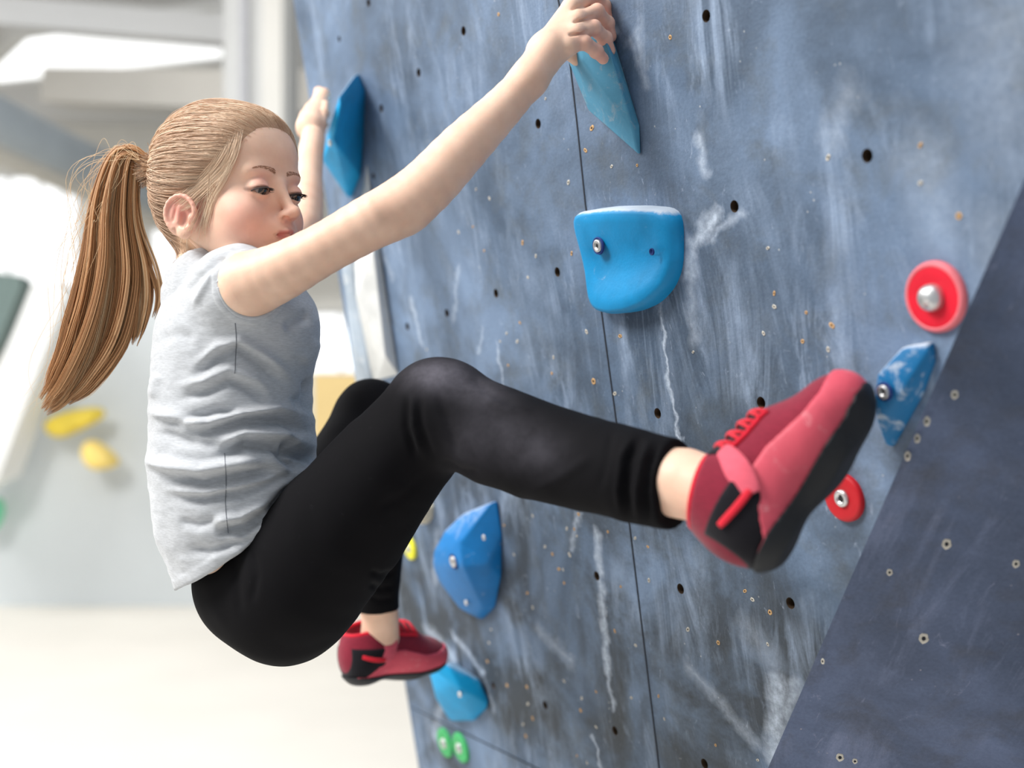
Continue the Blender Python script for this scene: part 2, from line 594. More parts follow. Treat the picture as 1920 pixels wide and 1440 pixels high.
def window(name, x0, y0, x1, y1, d, mull, bars=0):
    """window seen between these lines, on a wall at distance d; frame with panes"""
    c = [P(x0, y1, d), P(x1, y1, d), P(x1, y0, d), P(x0, y0, d)]
    e = empty(name, c[0]); structure(e)
    slab('window_pane', c, 0.02, Vector((0, -1, 0)), M_win, e)
    w = 0.06
    for a, b in ((0, 1), (1, 2), (2, 3), (3, 0)):
        box_between('window_frame', c[a], c[b], w, w, M_white, e, up=Vector((0, 1, 0)))
    for mx in mull:
        box_between('window_mullion', P(mx, y1, d - 0.02), P(mx, y0, d - 0.02), 0.035, 0.05, M_white, e, up=Vector((0, 1, 0)))
    for k in range(bars):
        yy = y0 + (y1 - y0) * (k + 1) / (bars + 1)
        box_between('window_mullion', P(x0, yy, d - 0.02), P(x1, yy, d - 0.02), 0.035, 0.05, M_white, e, up=Vector((0, 1, 0)))
    return e
window('window_1', -60, 330, 150, 540, 14.3, (18, 76, 118))
window('window_2', 285, 420, 420, 560, 14.3, (352,))
window('window_3', 555, 585, 740, 702, 14.3, (640,))
# skylight in the ceiling
def on_ceiling(px, py, z=CZ - 0.02):
    r = ray(px, py); return r * (z / r.z)
sk = [on_ceiling(-60, 158), on_ceiling(428, 104), on_ceiling(425, 8), on_ceiling(40, 62)]
e = empty('window_4', sk[0]); structure(e)
slab('window_pane', sk, 0.02, Vector((0, 0, 1)), M_win, e)
for a, b in ((0, 1), (1, 2), (2, 3), (3, 0)):
    box_between('window_frame', sk[a], sk[b], 0.12, 0.08, M_white, e)
# beams under the ceiling
M_beam = simple_mat('beige_beam', (214, 210, 203), 0.85, 0.03, 2)
for i, (a, b, w, h, m) in enumerate([(P(110, 165, 10.5), P(640, 180, 8.5), 0.35, 0.30, M_beam),
                                     (P(-1200, -250, 5.0), P(420, 455, 12.5), 0.26, 0.22, M_cream),
                                     (P(430, 60, 9.2), P(-60, 20, 9.2), 0.2, 0.22, M_ceil)]):
    o = box_between('ceiling_beam', a, b, w, h, m)
    tag(o, ['wide beige beam crossing just below the bright skylight', 'long cream rail running under the grey duct above the windows',
            'pale beam along the upper edge of the skylight'][i], 'beam', 'beams under the hall ceiling')
o = tube('ventilation_duct', [P(-1500, -560, 4.6), P(-120, 165, 7.2), P(120, 285, 8.6), P(420, 420, 11.5)], 0.15, M_duct, sides=20)
tag(o, 'round grey ventilation duct slanting down across the upper left of the hall', 'duct')
# the pale column behind the climber's head
colm = empty('column', P(490, 1, 7.5)); tag(colm, 'pale grey square column rising beside the blue climbing wall edge', 'column')
cx0, cy = P(492, 300, 7.5).x, 7.5
box_between('shaft', (cx0, cy, FLOOR_Z), (cx0, cy, CZ), 0.40, 0.40, simple_mat('grey_column', (208, 208, 206), 0.85, 0.03, 3), colm, up=Vector((0, 1, 0)))
box_between('edge_strip', (cx0 - 0.07, cy - 0.21, FLOOR_Z), (cx0 - 0.07, cy - 0.21, CZ), 0.05, 0.03, simple_mat('grey_strip', (186, 186, 190), 0.8), colm, up=Vector((0, 1, 0)))
box_between('edge_strip', (cx0 + 0.11, cy - 0.21, FLOOR_Z), (cx0 + 0.11, cy - 0.21, CZ), 0.12, 0.03, M_cream, colm, up=Vector((0, 1, 0)))

# far grey climbing wall
gd = 6.6
gp = [P(-60, 1142, gd), P(760, 1142, gd), P(760, 520, gd - .0), P(330, 560, gd), P(120, 555, gd), P(-60, 1010, gd)]
gp = [Vector((p.x, gd, max(p.z, FLOOR_Z))) for p in gp]
gp = [P(-60, 1137, gd), P(760, 1137, gd), P(760, 705, gd), P(560, 700, gd), P(560, 560, gd), P(120, 560, gd), P(-60, 1020, gd)]
o = slab('far_climbing_wall', gp, 0.12, Vector((0, -1, 0)), M_grey)
tag(o, 'plain light grey climbing panel far behind the girl, standing on the floor', 'climbing wall')
o = slab('slanted_volume', [P(-120, 960, 6.2), P(-5, 900, 6.2), P(128, 545, 6.2), P(62, 530, 6.2), P(30, 610, 6.2)], 0.3, Vector((0, -1, 0)), M_white)
tag(o, 'white slanted climbing panel at the left edge, leaning beside the far grey wall', 'climbing wall')
o = slab('dark_partition', [P(-90, 760, 9), P(0, 640, 9), P(44, 530, 9), P(30, 515, 9), P(-90, 500, 9)], 0.2, Vector((0, -1, 0)), simple_mat('grey_green', (128, 146, 142), 0.8))
tag(o, 'dark grey green partition below the left windows', 'partition')
M_tan = simple_mat('tan_mat', (228, 200, 140), 0.8, 0.05, 2)
o = slab('crash_mat', [P(588, 1000, 6.3), P(760, 1000, 6.3), P(760, 702, 6.3), P(588, 702, 6.3)], 0.2, Vector((0, -1, 0)), M_tan)
tag(o, 'tan padded mat standing behind the girl under the bright window', 'mat')

def blob_hold(name, pts, d, thick, mat, label, group):
    """rounded chunky hold standing off the far wall"""
    c = sum((P(*p, d) for p in pts), Vector()) / len(pts)
    q = [P(*p, d) for p in pts]
    V = []; F = []
    n = len(q)
    for s, t in ((1.0, 0.0), (1.0, 0.4), (0.86, 0.85), (0.55, 1.0)):
        for p in q:
            V.append(c + (p - c) * s - Vector((0, 1, 0)) * thick * t)
    for i in range(3):
        for k in range(n):
            F.append((i * n + k, i * n + (k + 1) % n, (i + 1) * n + (k + 1) % n, (i + 1) * n + k))
    F.append(tuple(3 * n + k for k in range(n)))
    F.append(tuple(k for k in reversed(range(n))))
    o = add_mesh(name, V, F, mat, None, True)
    m = o.modifiers.new('s', 'SUBSURF'); m.levels = 2; m.render_levels = 2
    return tag(o, label, 'climbing hold', group)
M_yel = simple_mat('yellow_resin', (232, 205, 70), 0.6, 0.1, 20)
M_yel2 = simple_mat('pale_yellow_resin', (244, 214, 120), 0.6, 0.1, 20)
blob_hold('climbing_hold', [(80, 790), (130, 768), (205, 758), (205, 785), (165, 800), (125, 824), (95, 818)], gd - .12, 0.12, M_yel, 'yellow wedge shaped hold on the far grey wall, below the ponytail tip', 'yellow holds on the far wall')
blob_hold('climbing_hold', [(155, 838), (180, 812), (232, 858), (232, 872), (190, 884), (172, 874)], gd - .12, 0.16, M_yel2, 'pale yellow block shaped hold on the far grey wall, lower right of the wedge hold', 'yellow holds on the far wall')
M_gre = simple_mat('green_resin', (120, 214, 170), 0.6, 0.1, 20)
blob_hold('climbing_hold', [(-40, 930), (12, 925), (18, 960), (0, 1000), (-40, 1000)], gd - .12, 0.12, M_gre, 'mint green hold cut by the left edge of the picture', 'green hold')
# ------------------------------------------------------------------ holds on the climbing wall
def resin(name, rgb, chalk_top=0.0, chalk=(196, 204, 214), spots=0.4):
    """matte moulded resin; chalk gathers where hands and shoes rub"""
    t = NT(name)
    co = t.coord('Object')
    n1 = t.noise(co, 12, 5, 0.65, 0.5)
    c = lin(rgb)
    lo = tuple(v * 0.82 for v in c[:3]) + (1,)
    hi = tuple(min(1, v * 1.15) for v in c[:3]) + (1,)
    base = t.ramp(n1, [(0.3, lo), (0.7, hi)])
    n2 = t.noise(co, 34, 6, 0.75, 0.8)
    th = 0.66 - 0.14 * spots
    base = t.mix(t.math('MULTIPLY', t.ramp(n2, [(th, 0.0), (th + 0.12, 1.0)]), 0.75 * min(1, spots + .3)), base, lin(chalk))
    if chalk_top:
        geo = t.n('ShaderNodeNewGeometry')
        dt = t.vm('DOT_PRODUCT', geo.outputs['Normal'], (0, -0.1, 0.99), out=1)
        k = t.math('ADD', dt, t.math('MULTIPLY', t.math('SUBTRACT', n2, 0.5), 0.9))
        base = t.mix(t.math('MULTIPLY', t.ramp(k, [(0.40, 0.0), (0.72, 1.0)]), chalk_top), base, lin(chalk))
    t.base(base)
    t.bs.inputs['Roughness'].default_value = 0.55
    t.bs.inputs['Specular IOR Level'].default_value = 0.35
    t.bump(t.noise(co, 260, 3), 0.25, 0.001)
    return t.m
M_blue = resin('blue_resin', (0, 134, 190), 0.9, spots=0.2)
M_blue_b = resin('blue_resin_chalked', (0, 112, 180), 0.5, spots=0.35)
M_blue_c = resin('cyan_resin', (0, 150, 205), 0.5, spots=0.15)
M_blue_d = resin('worn_blue_resin', (78, 142, 172), 0.6, chalk=(136, 158, 172), spots=0.9)
M_red = resin('red_plastic', (214, 16, 44), spots=0.0)
M_red_edge = resin('faded_red_plastic', (214, 110, 118), spots=0.0)
M_grn = resin('green_plastic', (60, 166, 96), spots=0.35)
M_ylw = resin('yellow_plastic', (226, 220, 50), spots=0.1)
M_steel = simple_mat('zinc_steel', (205, 205, 205), 0.35, 0.1, 80, metal=0.85)
M_black = simple_mat('black_socket', (14, 14, 18), 0.6)
M_navy = simple_mat('navy_recess', (10, 44, 110), 0.8)

def bolt(parent, M, r=0.008, ring=True):
    """countersunk socket bolt; M has z out of the surface"""
    if ring:
        V, F = disc_mesh(M, r * 1.35, [(1.05, -0.002), (1.0, 0.0008), (0.9, 0.001), (0.72, -0.002)])
        add_mesh('bolt_recess', V, F, M_navy, parent, True)
    V, F = disc_mesh(M, r, [(1.0, -0.002), (1.0, 0.0018), (0.9, 0.0026), (0.5, 0.0026), (0.42, 0.0006)])
    b = add_mesh('bolt', V, F, M_steel, parent, True)
    V, F = disc_mesh(M, r * 0.42, [(1.0, 0.0007), (0.9, 0.0009)], 6)
    s = add_mesh('hex_socket', V, F, M_black, b)
    return b

def screw(parent, M, r=0.0035, mat=None):
    V, F = disc_mesh(M, r, [(1.0, -0.001), (1.0, 0.0012), (0.8, 0.0016), (0.35, 0.0016), (0.3, 0.0006)], 16)
    return add_mesh('screw', V, F, mat or M_steel, parent, True)

def facet_hold(name, verts, faces, mat, bevel=0.006, subsurf=0, smooth=True):
    vs = [W(*v) for v in verts]
    o = add_mesh(name, vs, faces, mat, None, smooth)
    bm = bmesh.new(); bm.from_mesh(o.data)
    bmesh.ops.recalc_face_normals(bm, faces=bm.faces)
    bm.to_mesh(o.data); bm.free()
    m = o.modifiers.new('bevel', 'BEVEL'); m.width = bevel; m.segments = 4; m.limit_method = 'ANGLE'; m.angle_limit = math.radians(12)
    if subsurf:
        m = o.modifiers.new('s', 'SUBSURF'); m.levels = subsurf; m.render_levels = subsurf
    return o

def ring_hold(name, outline, rings, mat, n=64, center=None):
    """closed outline (pixels on the wall) lofted through rings (scale, height, shift px x, shift px y)"""
    o3 = [M_WALL_INV @ W(*p) for p in outline]
    cl = o3 + [o3[0]]
    # resample smoothly
    L = [0]
    for i in range(len(o3)):
        L.append(L[-1] + (cl[i + 1] - cl[i]).length)
    res = []
    for k in range(n):
        s = L[-1] * k / n
        i = max(j for j in range(len(L)) if L[j] <= s + 1e-9)
        i = min(i, len(o3) - 1)
        t = (s - L[i]) / (L[i + 1] - L[i])
        res.append(cl[i].lerp(cl[i + 1], t))
    for _ in range(2):
        res = [(res[k - 1] + res[k] * 2 + res[(k + 1) % n]) / 4 for k in range(n)]
    c = sum(res, Vector()) / n
    if center:
        c = M_WALL_INV @ W(*center)
    V = []; F = []
    for (s, h, fn) in rings:
        for p in res:
            q = c + (p - c) * s
            hh = fn(q, p, c) if fn else 0.0
            V.append(Vector((q.x, q.y, h + hh)))
    for i in range(len(rings) - 1):
        for k in range(n):
            F.append((i * n + k, i * n + (k + 1) % n, (i + 1) * n + (k + 1) % n, (i + 1) * n + k))
    F.append(tuple((len(rings) - 1) * n + k for k in range(n)))
    me_o = add_mesh(name, [M_WALL @ v for v in V], F, mat, None, True)
    return me_o

# H2: the jug in the middle
def jug_h(q, p, c):
    # dished face below a thick top lip
    dv = (q.y - c.y) / 0.06
    du = (q.x - c.x) / 0.06
    return 0.010 * max(0, dv) ** 1.5 - 0.006 * max(0, 1 - (dv + 0.15) ** 2 * 3) * (1 if abs(du) < 1.2 else 0) + 0.004 * max(0, -dv - 0.2) - 0.005 * max(0, du)
H2 = ring_hold('climbing_hold', [(1118, 392), (1160, 386), (1220, 385), (1268, 389), (1281, 402), (1283, 450), (1282, 500), (1268, 538), (1240, 568), (1205, 583), (1170, 587), (1140, 580), (1128, 560), (1122, 520), (1112, 470), (1106, 420), (1108, 400)],
               [(1.0, 0.0, None), (1.0, 0.006, None), (0.985, 0.016, jug_h), (0.95, 0.0235, jug_h), (0.88, 0.027, jug_h), (0.7, 0.0265, jug_h), (0.5, 0.026, jug_h), (0.3, 0.026, jug_h), (0.1, 0.026, jug_h)], M_blue)
tag(H2, 'blue flat faced jug with chalky white top lip in the middle of the wall', 'climbing hold', 'blue resin holds')
bolt(H2, wall_frame(1121, 461, 0.030), 0.0085)
V, F = disc_mesh(wall_frame(1222, 472, 0.0265), 0.0045, [(1.0, -0.001), (1.0, 0.0008), (0.8, 0.001), (0.6, -0.001)], 16)
add_mesh('screw_recess', V, F, M_navy, H2, True)

# H1: the long wedge under the right hand
H1 = facet_hold('climbing_hold',
    [(1147, 60, 0.0), (1203, 292, 0.0), (1128, 215, 0.0), (1110, 60, 0.0), (1201, 235, 0.0),          # base 0-4
     (1066, 60, 0.034), (1064, 112, 0.034), (1103, 208, 0.018), (1195, 288, 0.006), (1149, 112, 0.030), (1088, 62, 0.042), (1132, 60, 0.034), (1091, 112, 0.044), (1186, 240, 0.012)],
    [(3, 2, 7, 6, 5), (2, 1, 8, 7), (6, 7, 12), (7, 8, 13, 12), (12, 13, 9), (8, 1, 4, 13), (13, 4, 0, 11, 9), (12, 9, 11, 10), (5, 6, 12, 10), (3, 5, 10, 11, 0), (0, 4, 1, 2, 3)], M_blue_d, 0.003)
tag(H1, 'long worn grey blue wedge hold gripped from above by the girl\'s near hand', 'climbing hold', 'blue resin holds')

# H3: pointed double facet hold under the far hand
H3 = facet_hold('climbing_hold',
    [(672, 136, 0.0), (683, 170, 0.0), (683, 250, 0.0), (677, 330, 0.0), (660, 373, 0.0), (655, 300, 0.0), (655, 180, 0.0),
     (667, 139, 0.014), (636, 180, 0.10), (614, 250, 0.10), (603, 300, 0.085), (651, 371, 0.01), (625, 262, 0.118), (640, 200, 0.10)],
    [(0, 1, 2, 3, 4, 5, 6), (7, 8, 13), (7, 13, 12, 2, 1, 0), (12, 3, 2), (12, 11, 4, 3), (12, 10, 11), (12, 9, 10), (12, 13, 8, 9), (6, 8, 7, 0), (6, 9, 8), (6, 5, 10, 9), (5, 4, 11, 10)], M_blue_c, 0.004)
tag(H3, 'bright blue pointed hold near the wall\'s left edge under the girl\'s far hand', 'climbing hold', 'blue resin holds')
screw(H3, wall_frame(618, 268, 0.114), 0.006)

# H4: rounded half moon hold low on the wall
def dome4(q, p, c):
    return 0.0
H4 = facet_hold('climbing_hold',
    [(934, 937, 0.0), (943, 1000, 0.0), (942, 1080, 0.0), (930, 1140, 0.0), (908, 1162, 0.0), (880, 1150, 0.0), (850, 1090, 0.0), (850, 1010, 0.0), (880, 960, 0.0),
     (924, 940, 0.010), (868, 963, 0.028), (832, 997, 0.046), (812, 1035, 0.055), (810, 1058, 0.055), (822, 1090, 0.045), (860, 1140, 0.025), (895, 1160, 0.010),
     (860, 1020, 0.062), (868, 1062, 0.060), (905, 1140, 0.02), (915, 1060, 0.03)],
    [(0, 1, 2, 3, 4, 5, 6, 7, 8), (0, 9, 17, 20, 1), (1, 20, 2), (2, 20, 19, 3), (3, 19, 16, 4), (9, 10, 17), (10, 11, 17), (11, 12, 17), (12, 13, 18, 17), (13, 14, 18), (14, 15, 18), (15, 16, 19, 18),
     (17, 18, 20), (18, 19, 20), (8, 10, 9, 0), (8, 11, 10), (8, 7, 12, 11), (7, 6, 13, 12), (6, 14, 13), (6, 5, 15, 14), (5, 4, 16, 15)], M_blue_b, 0.010)
tag(H4, 'blue half moon hold with chalk scratches below the girl\'s raised leg', 'climbing hold', 'blue resin holds')
bolt(H4, wall_frame(850, 1053, 0.060), 0.010)
screw(H4, wall_frame(907, 1008, 0.036), 0.005)
screw(H4, wall_frame(874, 1130, 0.032), 0.005)

# H5: foothold for the lower foot
H5 = facet_hold('climbing_hold',
    [(850, 1240, 0.0), (900, 1275, 0.0), (916, 1310, 0.0), (914, 1330, 0.0), (890, 1352, 0.0), (850, 1352, 0.0), (828, 1300, 0.0),
     (800, 1245, 0.088), (838, 1243, 0.065), (898, 1272, 0.012), (913, 1318, 0.01), (885, 1350, 0.012), (842, 1350, 0.022), (817, 1310, 0.055), (862, 1292, 0.055)],
    [(0, 1, 2, 3, 4, 5, 6), (0, 8, 9, 1), (1, 9, 10, 2), (2, 10, 3), (3, 10, 11, 4), (4, 11, 12, 5), (5, 12, 13, 6), (6, 13, 7), (6, 7, 8, 0), (7, 14, 8), (7, 13, 14), (8, 14, 10, 9), (14, 13, 12, 11), (14, 11, 10)], M_blue_c, 0.005)
tag(H5, 'cyan blue foothold under the girl\'s lower shoe, just above the panel joint', 'climbing hold', 'blue resin holds')
screw(H5, wall_frame(862, 1302, 0.054), 0.0055)

# H6: foothold for the raised foot
H6 = facet_hold('climbing_hold',
    [(1755, 640, 0.0), (1757, 680, 0.0), (1735, 740, 0.0), (1680, 838, 0.0), (1665, 830, 0.0), (1668, 740, 0.0), (1700, 660, 0.0),
     (1740, 638, 0.006), (1692, 650, 0.020), (1645, 700, 0.034), (1640, 745, 0.036), (1643, 790, 0.030), (1662, 838, 0.010), (1690, 740, 0.028), (1742, 655, 0.012)],
    [(0, 1, 2, 3, 4, 5, 6), (0, 7, 14, 1), (1, 14, 13, 2), (2, 13, 12, 3), (3, 12, 4), (7, 8, 14), (8, 9, 13, 14), (9, 10, 13), (10, 11, 13), (11, 12, 13), (6, 8, 7, 0), (6, 5, 9, 8), (5, 10, 9), (5, 4, 11, 10), (4, 12, 11)], resin('deep_blue_resin', (10, 110, 165), 0.9, spots=1.0), 0.005)
tag(H6, 'blue chalk dusted foothold at the toe of the girl\'s raised shoe', 'climbing hold', 'blue resin holds')
bolt(H6, wall_frame(1657, 735, 0.036), 0.007)

def disc_marker(px, py, r, mat, edge, label, group, name='disc_hold', head='dome', ring_w=0.0):
    M = wall_frame(px, py)
    V, F = disc_mesh(M, r, [(1.0, 0.0), (1.0, 0.004), (0.96, 0.006), (0.84, 0.0065), (0.5, 0.0065), (0.3, 0.0055)], 40)
    o = add_mesh(name, V, F, mat, None, True)
    if edge:
        V, F = disc_mesh(M, r, [(1.05, 0.0), (1.05, 0.003), (1.02, 0.0055), (0.96, 0.0068), (0.90, 0.0068), (0.88, 0.006)], 40)
        add_mesh('worn_rim', V, F[:-1], edge, o, True)
    if head == 'dome':
        V, F = disc_mesh(M, r * 0.40, [(1.0, 0.005), (1.0, 0.010), (0.92, 0.014), (0.7, 0.0175), (0.4, 0.0195), (0.15, 0.020)], 28)
        add_mesh('dome_nut', V, F, M_steel, o, True)
    else:
        V, F = disc_mesh(M, r * 0.36, [(1.0, 0.005), (1.0, 0.008), (0.85, 0.0095), (0.55, 0.0095), (0.45, 0.007)], 24)
        b = add_mesh('bolt', V, F, M_steel, o, True)
        V, F = disc_mesh(M, r * 0.17, [(1.0, 0.0072), (0.9, 0.0076)], 6)
        add_mesh('hex_socket', V, F, M_black, b)
    return tag(o, label, 'wall marker', group)
disc_marker(1757, 556, 0.0335, M_red, M_red_edge, 'red round disc with silver dome nut above the raised shoe\'s foothold', 'round coloured discs')
disc_marker(1586, 932, 0.0270, resin('dark_red_plastic', (176, 14, 28), spots=0), None, 'red round disc with socket bolt, half shaded beneath the raised shoe', 'round coloured discs', head='bolt')
disc_marker(837, 1392, 0.030, M_grn, None, 'left one of two green discs under the panel joint', 'round coloured discs', head='bolt')
disc_marker(866, 1401, 0.030, M_grn, None, 'right one of two green discs under the panel joint', 'round coloured discs', head='bolt')
disc_marker(771, 1027, 0.024, M_ylw, None, 'small yellow disc peeping out behind the girl\'s thigh', 'round coloured discs', head='bolt')
o = ring_hold('climbing_hold', [(800, 940), (814, 945), (812, 970), (800, 985), (792, 965)], [(1, 0, None), (.95, .012, None), (.7, .02, None), (.3, .022, None)], simple_mat('cream_resin', (200, 190, 165), 0.6), n=24)
tag(o, 'tiny cream hold peeping out between thigh and calf', 'climbing hold')

# white grey plywood volume at the left edge
M_vol = resin('chalked_white_volume', (214, 215, 213), 0.2, chalk=(235, 232, 224), spots=0.6)
vol = facet_hold('wall_volume',
    [(688, 300, 0.0), (748, 704, 0.0), (700, 716, 0.0), (664, 470, 0.0),
     (700, 470, 0.020), (668, 560, 0.045), (722, 668, 0.026)],
    [(0, 3, 2, 1), (0, 4, 6, 1), (0, 3, 5, 4), (4, 5, 6), (3, 2, 5), (5, 2, 6), (2, 1, 6)], M_vol, 0.003)
tag(vol, 'tall white grey wedge shaped volume at the blue wall\'s left edge', 'climbing volume')
M_vol2 = resin('blue_grey_volume', (168, 180, 192), 0.2, chalk=(220, 220, 216), spots=0.9)
vol2 = facet_hold('wall_volume',
    [(634, 440, 0.0), (668, 470, 0.0), (700, 716, 0.0), (668, 722, 0.0), (640, 500, 0.012), (662, 640, 0.022), (690, 706, 0.010)],
    [(0, 3, 2, 1), (0, 4, 5, 3), (0, 1, 4), (4, 1, 6, 5), (1, 2, 6), (5, 6, 2, 3)], M_vol2, 0.003)
tag(vol2, 'smaller blue grey volume tucked behind the white wedge volume', 'climbing volume')
# ------------------------------------------------------------------ signed distance modelling (smooth unions turned into one skin)
def A3(v):
    return np.array([v[0], v[1], v[2]], dtype=np.float64)

def smin(a, b, k):
    if k <= 0:
        return np.minimum(a, b)
    h = np.clip(0.5 + 0.5 * (b - a) / k, 0, 1)
    return b + (a - b) * h - k * h * (1 - h)

def smax(a, b, k):
    return -smin(-a, -b, k)

class Field:
    def __init__(s):
        s.prims = []
    def add(s, f, c, rb, k=0.01, op='u'):
        s.prims.append((f, A3(c), rb, k, op))
    def sphere(s, c, r, k=0.01, op='u'):
        c = A3(c)
        s.add(lambda p: np.linalg.norm(p - c, axis=-1) - r, c, r, k, op)
    def ell(s, c, rad, axes=None, k=0.01, op='u'):
        c = A3(c); rad = np.array(rad, dtype=float)
        R = np.eye(3) if axes is None else np.array([list(A3(a)) for a in axes])   # rows = axes
        def f(p):
            q = (p - c) @ R.T
            k0 = np.linalg.norm(q / rad, axis=-1)
            k1 = np.linalg.norm(q / (rad * rad), axis=-1)
            return np.where(k1 < 1e-9, -rad.min(), k0 * (k0 - 1) / np.maximum(k1, 1e-9))
        s.add(f, c, rad.max(), k, op)
    def cone(s, a, b, ra, rb, k=0.01, op='u', flat=None, fr=1.0):
        """round cone; flat = axis along which the section is scaled by fr"""
        a = A3(a); b = A3(b); ba = b - a; L2 = max(1e-12, ba @ ba)
        w = None if flat is None else A3(Vector(flat).normalized())
        def f(p):
            pa = p - a
            t = np.clip((pa @ ba) / L2, 0, 1)
            q = pa - t[..., None] * ba
            if w is not None:
                q = q + ((1 / fr - 1) * (q @ w))[..., None] * w
            return (np.linalg.norm(q, axis=-1) - (ra + (rb - ra) * t)) * (min(1, fr) if w is not None else 1)
        s.add(f, (a + b) / 2, math.sqrt(L2) / 2 + max(ra, rb) * max(1, fr), k, op)
    def chain(s, pts, radii, k=0.01, flat=None, fr=1.0, smooth=0, op='u'):
        """one limb: a run of round cones taken as a single shape, so joints do not bulge"""
        if smooth:
            m = smooth * (len(pts) - 1) + 1
            rr = catmull([Vector((r, 0, 0)) for r in radii], m)
            pts = catmull(pts, m); radii = [r.x for r in rr]
        Q = [A3(p) for p in pts]
        w = None if flat is None else A3(Vector(flat).normalized())
        def f(p):
            best = None
            for i in range(len(Q) - 1):
                ba = Q[i + 1] - Q[i]
                pa = p - Q[i]
                t = np.clip((pa @ ba) / max(1e-12, ba @ ba), 0, 1)
                q = pa - t[..., None] * ba
                if w is not None:
                    q = q + ((1 / fr - 1) * (q @ w))[..., None] * w
                d = np.linalg.norm(q, axis=-1) - (radii[i] + (radii[i + 1] - radii[i]) * t)
                best = d if best is None else smin(best, d, 0.0015)
            return best
        lo = np.min(Q, axis=0); hi = np.max(Q, axis=0)
        s.add(f, (lo + hi) / 2, np.linalg.norm(hi - lo) / 2 + max(radii) * max(1, fr), k, op)
    def plane(s, p0, n, k=0.004, c=None, rb=10.0):
        """keep the side where (p-p0).n < 0"""
        p0 = A3(p0); n = A3(Vector(n).normalized())
        s.add(lambda p: (p - p0) @ n, p0 if c is None else c, rb, k, 'i')
    def eval_blocks(s, P, C, R):
        d = np.full(P.shape[:2], 1.0)
        for f, c, rb, k, op in s.prims:
            sel = np.linalg.norm(C - c, axis=1) < rb + R + max(k, 0.0) + 0.035
            if not sel.any():
                continue
            v = f(P[sel])
            if op == 'u':
                d[sel] = smin(d[sel], v, k)
            elif op == 's':
                d[sel] = smax(d[sel], -v, k)
            else:
                d[sel] = smax(d[sel], v, k)
        return d
    def at(s, pts):
        pts = np.asarray(pts, dtype=float)
        return s.eval_blocks(pts[:, None, :], pts, 0.0)[:, 0]
    def bounds(s):
        u = [(c, rb) for f, c, rb, k, op in s.prims if op == 'u']
        lo = np.min([c - rb for c, rb in u], axis=0) - 0.02
        hi = np.max([c + rb for c, rb in u], axis=0) + 0.02
        return lo, hi

